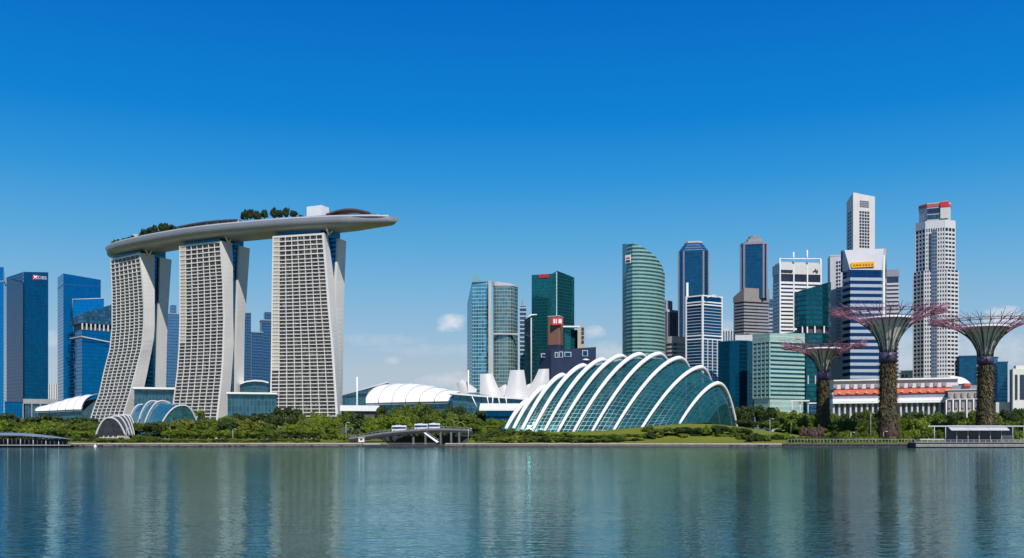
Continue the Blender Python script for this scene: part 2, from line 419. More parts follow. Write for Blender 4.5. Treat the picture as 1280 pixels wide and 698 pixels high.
def one_face(xl, xr, D, dep, turn=0.0):
    """plan of a block that faces the lake; turn rotates it about its front centre"""
    xa, xb = PX(xl, D), PX(xr, D); xm = (xa + xb) / 2
    r = Vector((xm, D)).normalized(); r = Vector((r.x * math.cos(turn) - r.y * math.sin(turn), r.x * math.sin(turn) + r.y * math.cos(turn)))
    q = Vector((r.y, -r.x)); wd = (xb - xa) / 2 * (D / Vector((xm, D)).length)
    m0 = Vector((xm, D))
    return [tuple(m0 - q * wd), tuple(m0 + q * wd), tuple(m0 + q * wd + r * dep), tuple(m0 - q * wd + r * dep)]


def rounded(poly, rad, n=4):
    out = []; N = len(poly)
    for i in range(N):
        a = Vector(poly[i - 1]); b2 = Vector(poly[i]); c = Vector(poly[(i + 1) % N])
        rr = min(rad, (a - b2).length * 0.45, (c - b2).length * 0.45)
        p0 = b2 + (a - b2).normalized() * rr; p1 = b2 + (c - b2).normalized() * rr
        for k in range(n + 1):
            t_ = k / n
            out.append(tuple(p0 * (1 - t_) ** 2 + b2 * 2 * t_ * (1 - t_) + p1 * t_ ** 2))
    return out


def block(name, mat, root, poly, z0, z1, smooth=False, cap=None):
    b = MB(); mats = [mat, cap] if cap else mat
    b.prism(poly, z0, z1, cap=1 if cap else None, smooth=smooth); return b.build(name, mats, root)


def bands(root, poly, zs, hgt, proud, mat, name='floor_band'):
    for z in zs:
        b = MB(); b.prism(offset(poly, proud), z, z + hgt); b.build(name, mat, root)


def edge_points(poly, i, n):
    a = Vector(poly[i]); b2 = Vector(poly[(i + 1) % len(poly)])
    return [a.lerp(b2, k / n) for k in range(n + 1)], (b2 - a).normalized()


def piers(root, poly, edges, z0, z1, wd, proud, mat, name='pier'):
    n = len(poly)
    ar = sum(poly[i][0] * poly[(i + 1) % n][1] - poly[(i + 1) % n][0] * poly[i][1] for i in range(n))
    for i, cnt in edges:
        pts, d = edge_points(poly, i, cnt)
        nn = Vector((d.y, -d.x)) if ar > 0 else Vector((-d.y, d.x))
        for p in pts:
            b = MB()
            q = [p - d * wd / 2 - nn * 0.4, p + d * wd / 2 - nn * 0.4, p + d * wd / 2 + nn * proud, p - d * wd / 2 + nn * proud]
            b.prism([tuple(k) for k in q], z0, z1); b.build(name, mat, root)


def frange(a, b, st):
    out = []; x = a
    while x < b - 1e-6: out.append(x); x += st
    return out


# ------------------------------------------------------------------ the setting: water and land
b = MB()
b.face([(-9000, -3000, 0), (9000, -3000, 0), (9000, 470, 0), (-9000, 470, 0)])
tag(b.build('water', waterm), kind='structure')


def shore(x): return 450.0 - 0.13 * max(0.0, x - 20.0)


def ground_z(x, y):
    z = 1.5
    t_ = min(1.0, max(0.0, (y - 456) / 40.0)); z += 1.1 * t_
    # the grass mound that carries the large conservatory
    gx = math.exp(-((x - 95) / 46.0) ** 2) * 8.0 + math.exp(-((x - 20) / 50.0) ** 2) * 3.4 + math.exp(-((x + 5) / 18.0) ** 2) * 1.6
    sy = min(1.0, max(0.0, (y - 462) / 36.0)); sy = sy * sy * (3 - 2 * sy)
    sb = min(1.0, max(0.0, (620 - y) / 50.0))
    z += gx * sy * sb
    if -58 < x < -22 and y < 486: z = -1.2          # the inlet under the bridge
    return z


xs = [-9000, -4000, -1800, -900] + [-520 + 5.0 * i for i in range(209)] + [900, 1800, 4000, 9000]
ys = [451.0, 453.0] + [456 + 4.0 * i for i in range(60)] + [760, 900, 1300, 2200, 5000, 14000]
b = MB(); nx = len(xs)
vv = [(x, y + (shore(max(-500, min(500, x))) - 450) * min(1, max(0, (490 - y) / 38)), ground_z(x, y) + (random.uniform(-.12, .12) if 456 < y < 700 else 0)) for y in ys for x in xs]
b.shared(vv, [[j * nx + i, j * nx + i + 1, (j + 1) * nx + i + 1, (j + 1) * nx + i] for j in range(len(ys) - 1) for i in range(nx - 1)])
tag(b.build('ground', landm), kind='structure')
b = MB(); b.prism([(-30, 453.6), (20, 453.6), (118, 441.2), (118, 444.4), (20, 457), (-30, 457)], 1.52, 1.64); b.box((PX(330, 455), 455.2, 1.58), (158, 3.0, 0.12))
tag(b.build('path', pinkstone), kind='structure')


def quay(label, x0, x1, capm, wallm, ztop, step=False):
    t0 = thing('quay_wall', label, 'quay wall', (PX((x0 + x1) / 2, 450), 450, 0))
    a, c = PX(x0, 450), PX(x1, 450)
    ya, yc = shore(a), shore(c)
    sl = lambda d0, d1: [(a, ya + d0), (c, yc + d0), (c, yc + d1), (a, ya + d1)]
    b = MB(); b.prism(sl(.3, 3), -1.0, ztop - 0.35); b.build('wall', wallm, t0)
    b = MB(); b.prism(sl(-.1, 3.6), ztop - 0.35, ztop + 0.12); b.build('coping', capm, t0)
    b = MB(); b.prism(sl(-.8, .3), -1.0, 0.45 if not step else 0.75); b.build('footing', darkwall, t0)
    if not step:
        n = max(2, int((c - a) / 2.6))
        b = MB()
        for k in range(n):
            xx = a + (c - a) * (k + .5) / n + random.uniform(-.5, .5)
            b.box((xx, shore(xx) - 1.0, 0.15), (random.uniform(.8, 1.9), .9, random.uniform(.5, 1.1)), random.uniform(-.3, .3))
        tag(b.build('rocks', darkwall, t0), kind='stuff')
    else:
        n = int((c - a) / 5.0)
        for k in range(n):
            b = MB(); b.box((a + (c - a) * (k + .5) / n, shore(a + (c - a) * (k + .5) / n) - .4, 0.9), (0.5, 0.9, 1.5)); b.build('buttress', darkgrey, t0)
    return t0


quay('sandy pink stone quay wall with rocks at its foot along the left lakeshore', 88, 452, palequay, pinkstone, 1.5)
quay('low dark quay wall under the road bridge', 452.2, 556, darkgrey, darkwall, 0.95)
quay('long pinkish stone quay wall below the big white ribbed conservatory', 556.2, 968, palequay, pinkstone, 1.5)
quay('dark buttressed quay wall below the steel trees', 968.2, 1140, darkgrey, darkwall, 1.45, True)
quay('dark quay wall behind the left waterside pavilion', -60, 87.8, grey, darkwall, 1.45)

# ------------------------------------------------------------------ the three curved hotel towers
def interp(pairs, z):
    pairs = sorted(pairs)
    if z <= pairs[0][0]:
        (a, u), (b2, v) = pairs[0], pairs[1]
        return u + (v - u) * (z - a) / (b2 - a) * 0.8
    for (a, u), (b2, v) in zip(pairs, pairs[1:]):
        if z <= b2:
            return u + (v - u) * (z - a) / (b2 - a)
    return pairs[-1][1]


ZT = 177.0
def hotel(label, DL, DR, th, splay, FL, FR, BR, KL, KR, nfin, screen_to, vstrut, screen=True):
    n = Vector((-math.sin(th), -math.cos(th))); u = Vector((math.cos(th), -math.sin(th)))
    fz = lambda pr, D: [(ZY(y, D), x) for y, x in pr]
    fl, fr, br, kl, kr = fz(FL, DL), fz(FR, DR), fz(BR, DR + 11), fz(KL, DR + 17), fz(KR, DR + 30)
    g = lambda z: max(0.0, (ZT - z) / ZT) ** 2.2 * splay
    def pt(pr, D, z): return Vector((PX(interp(pr, z), D), D))
    pFL = lambda z: pt(fl, DL - g(z), z)
    pFR = lambda z: pt(fr, DR - g(z), z)
    pBR = lambda z: pt(br, DR + 11 - g(z) * 0.85, z)
    pBL = lambda z: pFL(z) + (pBR(z) - pFR(z))
    pKL = lambda z: pt(kl, DR + 17, z)
    pKR = lambda z: pt(kr, DR + 30, z)
    c = (pFL(0) + pKR(0)) / 2
    root = thing('hotel_tower', label, 'hotel tower', (c.x, c.y, 2.0), 'curved hotel towers under the sky park')
    zs = [2 + (ZT - 2) * k / 44 for k in range(45)]
    q3 = lambda p, z: (p.x, p.y, z)
    def fdir(z): return (pFR(z) - pFL(z)).normalized()
    def fn(z): d = fdir(z); return Vector((d.y, -d.x))
    b = MB(); b.loft([[q3(pFL(z), z), q3(pFR(z) - fdir(z) * .3, z), q3(pBR(z) - fdir(z) * .3, z), q3(pBL(z), z)] for z in zs], smooth=False)
    b.build('glazing', blackglass, root)
    # white end wall of the leaning slab
    b = MB(); rr = []
    for z in zs + [ZT + 1.2]:
        d = fdir(z); f = fn(z); wfr = 1.1
        rr.append([q3(pFR(z) + f * .95 - d * wfr, z), q3(pFR(z) + f * .95 + d * .5, z), q3(pBR(z) + d * .5, z), q3(pBR(z) - d * wfr, z)])
    b.loft(rr); b.build('end_wall', towerwhite, root)
    # floor slabs with balcony edges
    lv = []; z = ZT - 0.5
    k = 0
    while z > 3:
        lv.append(z); z -= 4.0 if k < 5 else 3.07; k += 1
    for i, z in enumerate(lv):
        b = MB(); f = fn(z); d = fdir(z)
        hh = (.9 if i < 5 else .72) if i else 1.6
        a0, a1 = pFL(z) + f * .7 - d * .3, pFR(z) + f * .7 - d * .2
        k0, k1 = pBR(z) - d * .9, pBL(z) - d * .3
        b.prism([tuple(a0), tuple(a1), tuple(k0), tuple(k1)], z, z + hh); b.build('floor_slab', towerwhite, root)
    # vertical fins
    for k in range(nfin + 1):
        t_ = k / nfin
        rr = []
        for z in zs + [ZT + 1.0]:
            p = pFL(z).lerp(pFR(z) - fdir(z) * 1.2, t_); d = fdir(z); f = fn(z); w2 = 0.2 if 0 < k < nfin else 0.45
            rr.append([q3(p - d * w2 - f * .3, z), q3(p + d * w2 - f * .3, z), q3(p + d * w2 + f * .82, z), q3(p - d * w2 + f * .82, z)])
        b = MB(); b.loft(rr); b.build('fin', towerwhite, root)
    # pale screens on the balconies nearest the left corner
    if screen:
        zz = [zq for zq in zs if zq > screen_to]
        rr = []
        for z in zz:
            f = fn(z); a0 = pFL(z); a1 = pFL(z).lerp(pFR(z), .9 / nfin)
            rr.append([q3(a0 + f * .05, z), q3(a1 + f * .05, z), q3(a1 + f * .3, z), q3(a0 + f * .3, z)])
        b = MB(); b.loft(rr); b.build('balcony_screen', cream, root)
    # straight rear slab
    b = MB(); dp = -u * 48
    b.loft([[q3(pKL(z), z), q3(pKR(z), z), q3(pKR(z) + dp, z), q3(pKL(z) + dp, z)] for z in zs]); b.build('rear_slab', towerwhite, root)
    # glass atrium between the two slabs
    b = MB()
    b.loft([[q3(pBR(z) - u * 2.2, z), q3(pKL(z) - u * 2.2, z), q3(pKL(z) - u * 44, z), q3(pBR(z) - u * 44, z)] for z in zs[3:]]); b.build('atrium_glass', deepblue, root)
    # glazed storey under the sky park
    a0, a1, k1, k0 = pFL(ZT), pFR(ZT), pKR(ZT), pKR(ZT) + dp
    pol = [tuple(a0 + u * 3 - n * 2.5), tuple(a1 - u * 4.5 - n * 2.5), tuple(pKR(ZT) - u * 4 + n * 4), tuple(k0 + u * 4 + n * 4)]
    b = MB(); b.prism(pol, ZT - 1, ZT + 10.0); b.build('sky_lobby', lobbyglass, root)
    for pts in vstrut:
        b = MB(); b.tube([P(x, y, DR + dd - 2.5) for x, y, dd in pts], 0.75, 6); b.build('strut', white, root)
    return root


hotel('leftmost and most strongly curved of the three pale hotel towers', 977, 942, R(38.6), 17,
      [(327, 139), (365, 140.7), (410, 140.7), (437, 138), (466, 130.5), (494, 124.6), (512, 117.6)],
      [(318, 175.5), (346, 178.5), (384, 181), (410, 180.8), (437, 178), (466, 170.5), (494, 163), (518, 155.6)],
      [(320, 193), (357, 193), (410, 193), (424, 192), (440, 189), (466, 184), (494, 178), (510, 172.4)],
      [(320, 200), (357, 199.4), (420, 197), (483, 195.3), (520, 195)],
      [(322, 214.8), (350, 212.8), (385, 210.5), (420, 209), (483, 207.4), (520, 207)], 7, 150,
      [[(179.8, 309.0, 2), (186, 319.6, 8)], [(190, 312.6, 8), (186.4, 319.6, 8.4)]], screen=False)
hotel('middle of the three pale curved hotel towers', 906.6, 884, R(26.7), 12,
      [(309, 225.2), (400, 225.5), (433.5, 224.5), (462, 222.7), (484, 220), (502, 217.5), (520, 215)],
      [(303, 277), (356, 280.4), (400, 281.4), (440, 280.4), (465, 279), (484, 277), (520, 273)],
      [(305, 289.7), (330, 290.7), (400, 291), (430, 291.8), (447, 290.7), (484, 288), (520, 285)],
      [(307, 299.4), (336, 298), (400, 296), (435, 295.3), (488, 295), (520, 295)],
      [(308, 312.6), (340, 310.4), (367, 308.7), (400, 306), (490, 304.6), (520, 304.4)], 7, 88,
      [[(282, 295.5, 2), (285.8, 305, 8)], [(288.3, 298, 8), (286.2, 305, 8.4)]])
hotel('right-hand pale hotel tower, the straightest and widest of the three', 863.8, 850, R(16.3), 10,
      [(298, 341.8), (390, 340.5), (460, 339.7), (510, 338.5)],
      [(293, 405), (341, 409), (390, 412.6), (430, 416.4), (462, 418.6), (515, 422)],
      [(294, 409), (324, 413.5), (350, 417), (390, 419.2), (430, 421.4), (462, 422.6), (515, 424.6)],
      [(296, 423.7), (324, 422), (350, 420.4), (385, 420.0), (430, 421.7), (462, 423.0), (515, 425)],
      [(298, 433), (352, 430.8), (390, 429.6), (460, 428.8), (505, 427.8)], 8, 60,
      [[(407.5, 283.5, 2), (411, 294, 7)], [(415.5, 288.5, 8), (412.5, 292, 8)]])

# sky park: a boat-shaped deck lying across the three towers
CTR = [(-402, 1008), (-388, 990), (-363, 966), (-320, 934), (-273, 905), (-225, 884), (-180, 868), (-135, 856), (-97, 848)]
def cr(pts, t_):
    n = len(pts) - 1; k = min(n - 1, int(t_ * n)); s_ = t_ * n - k
    p = [Vector(pts[max(0, min(n, k + q))]) for q in (-1, 0, 1, 2)]
    return 0.5 * ((2 * p[1]) + (-p[0] + p[2]) * s_ + (2 * p[0] - 5 * p[1] + 4 * p[2] - p[3]) * s_ ** 2 + (-p[0] + 3 * p[1] - 3 * p[2] + p[3]) * s_ ** 3)
def deck_at(t_):
    p = cr(CTR, t_); d = (cr(CTR, min(1, t_ + .01)) - cr(CTR, max(0, t_ - .01))).normalized()
    wd = 19.5 * (max(0.0, 1 - abs(2 * t_ - 0.98) ** 3.2)) ** 0.55
    return p, d, max(wd, 0.4)
DZ = 191.0
park = thing('sky_park', 'long boat-shaped grey sky park deck lying across the three hotel towers', 'sky park', (-273, 905, 181))
rings = []; NS = 70
for k in range(NS + 1):
    t_ = k / NS; t2 = 0.5 - 0.5 * math.cos(math.pi * t_) if (t_ < .12 or t_ > .88) else t_
    p, d, wd = deck_at(t2); q = Vector((d.y, -d.x))      # q points to the lake side
    dep = 10.6 * (0.25 + 0.75 * (wd / 19.5) ** 0.7)
    ring = [(p.x + q.x * wd * .985, p.y + q.y * wd * .985, DZ)]
    for a in range(15):
        an = math.pi * a / 14
        xx = math.cos(an); zz = math.sin(an)
        e = wd * (abs(xx) ** 0.75) * (1 if xx >= 0 else -1)
        ring.append((p.x + q.x * e, p.y + q.y * e, DZ - 2.2 - (dep - 2.2) * zz ** 0.9))
    ring.append((p.x - q.x * wd * .985, p.y - q.y * wd * .985, DZ))
    rings.append(ring)
b = MB(); b.loft(rings, closed=False, smooth=True); b.build('hull', hullmat, park)
dk = [r_[0] for r_ in rings] + [r_[-1] for r_ in rings][::-1]
b = MB()
for k in range(NS):
    b.face([rings[k][0], rings[k + 1][0], rings[k + 1][-1], rings[k][-1]])
b.build('deck', deckmat, park)
rr = []
for k in range(60):
    t_ = .03 + .94 * k / 59; p, d, wd = deck_at(t_); q = Vector((d.y, -d.x))
    e = wd * .97
    rr.append([(p.x + q.x * (e - .5), p.y + q.y * (e - .5), DZ - .3), (p.x + q.x * (e + .05), p.y + q.y * (e + .05), DZ - .3),
               (p.x + q.x * (e + .05), p.y + q.y * (e + .05), DZ + 1.1), (p.x + q.x * (e - .5), p.y + q.y * (e - .5), DZ + 1.1)])
b = MB(); b.loft(rr); b.build('parapet', palegrey, park)
def on_deck(px, side):
    """deck point seen in photo column px, side in -1 (city) .. 1 (lake)"""
    best = None
    for k in range(401):
        p, d, wd = deck_at(k / 400); q = Vector((d.y, -d.x)); r_ = p + q * wd * side
        e = abs(640 + r_.x / r_.y * F - px)
        if best is None or e < best[0]: best = (e, r_, d, k / 400)
    return best[1], best[2], best[3]
# lift housing, long shade roof, restaurant roof
p, d, _ = on_deck(397, -.05); b = MB(); b.box((p.x, p.y, DZ + 7), (15.5, 11, 11.5), math.atan2(d.y, d.x) - .15); b.build('lift_housing', white, park)
p, d, _ = on_deck(396, .1); b = MB(); b.box((p.x, p.y, DZ + 1.9), (30, 16, 2.0), math.atan2(d.y, d.x)); b.build('restaurant', darkgrey, park)
def deck_roof(x0, x1, side, wd2, zf, th2, mat, name):
    rr = []
    for k in range(17):
        px = lerp(x0, x1, k / 16); p, d, _ = on_deck(px, side); q = Vector((d.y, -d.x)); z = DZ + zf(k / 16)
        rr.append([(p.x - q.x * wd2, p.y - q.y * wd2, z), (p.x + q.x * wd2, p.y + q.y * wd2, z), (p.x + q.x * wd2, p.y + q.y * wd2, z + th2), (p.x - q.x * wd2, p.y - q.y * wd2, z + th2)])
    b = MB(); b.loft(rr); b.build(name, mat, park)
deck_roof(226, 300, .55, 5, lambda s: 3.3 + .9 * math.sin(s * 3.1), 1.1, darkgrey, 'shade_roof')
deck_roof(228, 298, .5, 2.5, lambda s: 0.0, 2.4, lobbyglass, 'pool_terrace')
deck_roof(412, 463, .4, 7, lambda s: 2.0 + 3.6 * math.sin(s * 3.0) , 1.3, plain('dark_bronze_roof', (.10, .075, .07), .45, var=.15), 'arched_roof')
deck_roof(416, 458, .4, 4, lambda s: 0.0, 2.6, lobbyglass, 'observation_lounge')
p, d, _ = on_deck(173, -.2); b = MB(); b.box((p.x, p.y, DZ + 5), (9, 9, 10), .3); b.build('stair_housing', cream, park)
for px in (230, 244, 258, 272, 286, 298):
    p, d, _ = on_deck(px, .72); b = MB(); b.box((p.x, p.y, DZ + 1.7), (.6, .6, 3.6)); b.build('post', white, park)

# ------------------------------------------------------------------ ribbed glass shells
def arch_pts(A, C, B, p=1.75, n=14, sc=1.0, p2=None):
    out = []
    for k in range(2 * n + 1):
        s_ = k / n - 1.0
        e = A if s_ < 0 else B; a = abs(s_)
        # ease so that points crowd near the feet
        out.append(Vector((lerp(C.x, e.x, a), lerp(C.y, e.y, a), e.z + (C.z - e.z) * (1 - a ** (p if s_ < 0 or p2 is None else p2)))))
    if sc != 1.0:
        m0 = (A + B) / 2
        out = [m0 + (q - m0) * sc for q in out]
    return out


def ribbed_shell(name, label, cat, arches, glass, ribmat, rib_r, skip=(), p=1.75, inset=0.95, ends=True, rib_name='rib', p2=None, ties=False):
    o0 = arches[len(arches) // 2][0]
    root = thing(name, label, cat, (o0.x, o0.y, max(1.5, o0.z - .5)))
    cur = [arch_pts(*a, p=p, sc=inset, p2=p2) for a in arches]
    n = len(cur[0]); b = MB(); vs = [q for c in cur for q in c]
    lx = [0.0]
    for k in range(1, len(cur)): lx.append(lx[-1] + (cur[k][n // 4] - cur[k - 1][n // 4]).length)
    ly = [0.0]
    mid = cur[len(cur) // 2]
    for i in range(1, n): ly.append(ly[-1] + (mid[i] - mid[i - 1]).length)
    b.shared(vs, [[k * n + i, (k + 1) * n + i, (k + 1) * n + i + 1, k * n + i + 1] for k in range(len(cur) - 1) for i in range(n - 1)],
             smooth=True, uvf=lambda j: (lx[j // n], ly[j % n]))
    b.build('glass_shell', glass, root)
    if ends:
        for c in (cur[0], cur[-1]):
            b = MB(); m0 = [Vector((lerp(c[0].x, c[-1].x, k / (n - 1)), lerp(c[0].y, c[-1].y, k / (n - 1)), lerp(c[0].z, c[-1].z, k / (n - 1)))) for k in range(n)]
            for i in range(n - 1):
                b.face([m0[i], m0[i + 1], c[i + 1], c[i]], uv=[(i * 2., 0), (i * 2. + 2, 0), (i * 2. + 2, c[i + 1].z), (i * 2., c[i].z)])
            b.build('end_glass', glass, root)
    for k, a in enumerate(arches):
        if k in skip: continue
        b = MB(); full = arch_pts(*a, p=p, n=18, p2=p2); b.tube(full, (lambda s_: rib_r(s_) * (1.32 - .03 * k)) if ties else rib_r, 8); rb_ = b.build(rib_name, ribmat, root)
        if ties:
            inn = arch_pts(*a, p=p, n=18, sc=inset, p2=p2)
            b = MB()
            for j in range(4, 34, 3):
                b.tube([full[j], inn[j]], .16, 4); b.tube([full[j], inn[j + 2]], .12, 4)
            b.build('tie_strut', ribmat, rb_)
    return root


def dome_arch(fx, fy, cx, cy, D=500.0, kb=0.45):
    A = P(fx, fy, D); dxm = (cx - fx) / F * D; D2 = D + 0.85 * dxm + 5
    C = P(cx, cy, D2); B2 = Vector((C.x + (C.x - A.x) * kb, C.y + (C.y - A.y) * .9, 5.0))
    B2.z = ground_z(B2.x, B2.y)
    return (A, C, B2)
DA = [dome_arch(626, 537, 645, 514), dome_arch(632, 537, 661, 501), dome_arch(641, 538, 681, 484.5), dome_arch(651.5, 540, 703, 469.5), dome_arch(664.5, 541, 729, 457.5),
      dome_arch(679, 542, 753, 450), dome_arch(696, 542.5, 776, 445.3), dome_arch(715, 543.5, 799.5, 443.2), dome_arch(738, 543.5, 823.5, 442.6),
      dome_arch(763.7, 543.8, 849, 447.8), dome_arch(799, 540.5, 875.5, 459.4), dome_arch(849, 530.5, 897, 479.5, 503, .62), dome_arch(884, 528, 908, 503, 512, .45)]
ribbed_shell('conservatory', 'large shell-shaped glass conservatory with arched white ribs on the grass mound', 'conservatory', DA, domeglass, white,
             lambda s_: 1.2 - .5 * abs(2 * s_ - 1), skip=(0, 12), p=1.55, inset=0.94, p2=2.3, ties=True)


def barrel(fl, ap, fr, D, dD=0.0):
    return (P(fl[0], fl[1], D), P(ap[0], ap[1], D + dD), P(fr[0], fr[1], D + 2 * dD))
BA = [barrel((202, 530), (229, 507), (246, 527), 560, 6), barrel((180.5, 530), (203, 501.5), (226, 524), 592, 6), barrel((172, 530), (191, 501.5), (216, 522), 612, 6), barrel((160.5, 528), (176, 506), (203, 522), 640, 6)]
ribbed_shell('glass_vault', 'rounded teal glass vault with pale arches between the left and middle hotel towers', 'glasshouse', BA, vaultglass, palegrey, .52, p=2.3, inset=0.965)
SA = [barrel((119.5, 545), (137, 522.5), (157, 545), 492, 1), barrel((126, 545), (145, 520.5), (162, 545), 500, 1), barrel((133, 545), (151, 519.5), (165.5, 545), 508, 1), barrel((139, 545), (156, 519), (168, 545), 516, 1), barrel((146, 545), (160, 519.5), (170, 545), 524, 1)]
ribbed_shell('ribbed_vault', 'small grey vault with thick silver ribs among trees on the left shore', 'glasshouse', SA, silverglass, palegrey, .45, p=2.4, inset=0.97)

# ------------------------------------------------------------------ white shell roofs, museum, podiums
def shell_roof(label, E, Rg, De, Dr, name='shell_roof', seams=True, base_y=508, glassm=None):
    n = len(E); root = thing(name, label, 'roof', (PX(E[n // 2][0], De), De, 2))
    cur = []
    for e, r_ in zip(E, Rg):
        A = P(e[0], e[1], De); B2 = P(r_[0], r_[1], Dr); c = []
        for k in range(13):
            a = k / 12 * math.pi / 2
            c.append(Vector((lerp(A.x, B2.x, 1 - math.cos(a) ** 1.0 if False else (1 - math.cos(a))), lerp(A.y, B2.y, 1 - math.cos(a)), lerp(A.z, B2.z, math.sin(a)))))
        cur.append(c)
    b = MB(); vs = [q for c in cur for q in c]; m_ = 13
    fs = [[k * m_ + i, (k + 1) * m_ + i, (k + 1) * m_ + i + 1, k * m_ + i + 1] for k in range(n - 1) for i in range(m_ - 1)]
    b.shared(vs, fs, smooth=True)
    down = [q - Vector((0, -1.2, 1.6)) for q in vs]
    b.shared(down, [f[::-1] for f in fs], smooth=True)
    b.build('roof_shell', white, root)
    if seams:
        for c in cur:
            b = MB(); b.tube([q + Vector((0, -.15, .1)) for q in c], .42, 5); b.build('roof_seam', palegrey, root)
    # glazed hall under the shell
    a0, a1 = P(E[0][0], 0, De), P(E[-1][0], 0, De); r1, r0 = P(Rg[-1][0], 0, Dr), P(Rg[0][0], 0, Dr)
    pol = offset([(a0.x, a0.y + 3), (a1.x, a1.y + 3), (r1.x, r1.y), (r0.x, r0.y)], -1.5)
    zt = ZY(E[0][1], De) - .5
    b = MB(); b.prism(pol, 2, [zt, zt, ZY(Rg[-1][1], Dr) - 4, ZY(Rg[0][1], Dr) - 6]); b.build('hall', glassm or podium, root)
    return root


shell_roof('white ribbed convention hall roof behind trees right of the hotel towers',
           [(457, 504), (473, 503.5), (490, 503.2), (507, 502.8), (524, 502.4), (543, 502), (561, 501.6)],
           [(489, 481.5), (502, 480.3), (518, 480), (535, 482), (550, 485), (566, 488.5), (586, 490.5)], 760, 806)
shell_roof('long white curved roof rising to the foot of the left hotel tower',
           [(44, 514), (62, 513.5), (72, 513), (82, 512.5), (92, 512), (102, 512)],
           [(60, 508), (78, 502.5), (90, 498.8), (103, 495.8), (114, 494), (126, 493)], 980, 1020)

# low canopy and halls beside it
t0 = thing('glass_hall', 'sloping blue glass hall behind the white mast right of the hotel towers', 'hall', (PX(455, 800), 800, 2))
b = MB(); pol = one_face(428, 486, 812, 30); b.prism(pol, 2, [ZY(495, 812), ZY(478.5, 812), ZY(478.5, 812), ZY(495, 812)]); b.build('hall', podium, t0)
b = MB(); b.tube([P(428, 494.6, 808), P(486, 478, 808)], .7, 5); b.build('roof_edge', palegrey, t0)
for px, y0 in ((446.3, 471.5), (585.4, 463)):
    b = MB(); b.tube([P(px, 512, 745), P(px, y0, 745)], lambda s_: .75 - .2 * s_, 8); o1 = b.build('mast', white)
    tag(o1, 'tall white mast ' + ('left of the ribbed convention hall roof' if px < 500 else 'between the convention hall roof and the white petal museum'), 'mast')
t0 = thing('canopy_roof', 'flat white canopy left of the ribbed convention hall roof', 'canopy', (PX(450, 735), 735, 2))
b = MB(); b.prism(one_face(425, 474, 735, 22), ZY(514, 735), ZY(507, 735)); b.build('canopy', white, t0)
b = MB(); b.prism(one_face(427, 472, 737, 18), 2, ZY(514.2, 735)); b.build('hall', darkgrey, t0)
t0 = thing('canopy_roof', 'flat white canopy over a navy hall in front of the petal museum', 'canopy', (PX(630, 640), 640, 2))
b = MB(); b.prism(one_face(599, 672, 640, 24), ZY(513.6, 640), [ZY(511.5, 640), ZY(511.5, 640), ZY(503, 640), ZY(503, 640)]); b.build('canopy', white, t0)
b = MB(); b.prism(one_face(607, 670, 644, 18), 2, ZY(513.8, 640)); b.build('hall', deepblue, t0)
t0 = thing('terrace_hall', 'low glazed hall with white slanted columns under the petal museum', 'hall', (PX(605, 700), 700, 2))
def sloped(x0, x1, d0, dep, lo, hi, name, mat):
    b = MB(); b.loft([[P(x, 0, d_) * 1 if False else Vector((PX(x, d_), d_, z)) for d_, z in ((d0, zl), (d0, zh), (d0 + dep, zh), (d0 + dep, zl))] for x, zl, zh in ((x0, lo[0], hi[0]), ((x0 + x1) / 2 - 18, (lo[0] * .62 + lo[1] * .38), (hi[0] * .62 + hi[1] * .38)), (x1, lo[1], hi[1]))]); b.build(name, mat, t0)
sloped(566, 668, 702, 12, (2, 2), (ZY(493.2, 702), ZY(501, 702)), 'hall', podium)
sloped(562, 672, 699, 16, (ZY(493, 699), ZY(501, 699)), (ZY(490.8, 699), ZY(499.4, 699)), 'roof_slab', white)
for xa, xb in ((590, 596), (609, 611), (616, 615.5), (623, 625), (632, 634)):
    b = MB(); b.tube([P(xa, 496, 697), P(xb, 509, 695)], .4, 6); b.build('column', white, t0)

# museum of white petals
museum = thing('petal_museum', 'white flower-shaped museum with flat-topped petals behind the conservatory', 'museum', (PX(642, 730), 730, 2))
def petal(left, right, D0, D1, bulge=2.6):
    def along(pl, t_):
        f = t_ * (len(pl) - 1); i = min(len(pl) - 2, int(f)); q = f - i
        return lerp(pl[i][0], pl[i + 1][0], q), lerp(pl[i][1], pl[i + 1][1], q)
    rows, back = [], []; NR, NC = 12, 9
    for r_ in range(NR + 1):
        t_ = r_ / NR; (xl, yl), (xr, yr) = along(left, t_), along(right, t_)
        fr, bk = [], []
        for c in range(NC + 1):
            u = c / NC; d_ = D0 - bulge * math.sin(math.pi * u) ** .8 * (.55 + .45 * t_) + 5 * (1 - t_)
            fr.append(P(lerp(xl, xr, u), lerp(yl, yr, u), d_)); bk.append(P(lerp(xl, xr, u), lerp(yl, yr, u) + (1.0 - t_) * 1.5, D1))
        rows.append(fr); back.append(bk)
    b = MB(); W_ = NC + 1; vs = [p for r_ in rows for p in r_]; vb = [p for r_ in back for p in r_]
    b.shared(vs, [[r_ * W_ + c, (r_ + 1) * W_ + c, (r_ + 1) * W_ + c + 1, r_ * W_ + c + 1] for r_ in range(NR) for c in range(NC)])
    b.shared(vb, [[r_ * W_ + c, r_ * W_ + c + 1, (r_ + 1) * W_ + c + 1, (r_ + 1) * W_ + c] for r_ in range(NR) for c in range(NC)])
    for r_ in range(NR):
        b.face([rows[r_][0], back[r_][0], back[r_ + 1][0], rows[r_ + 1][0]]); b.face([rows[r_][-1], rows[r_ + 1][-1], back[r_ + 1][-1], back[r_][-1]])
    for c in range(NC): b.face([rows[0][c], rows[0][c + 1], back[0][c + 1], back[0][c]])
    b.build('petal', museumwhite, museum)
museumwhite = plain('museum_panels', (0.50, 0.49, 0.48), 0.45, var=0.05, scale=0.05)
petal([(600, 467.6), (599.6, 493)], [(615.8, 467.2), (618.5, 475), (621.5, 482), (626, 490), (631, 498)], 722, 742)
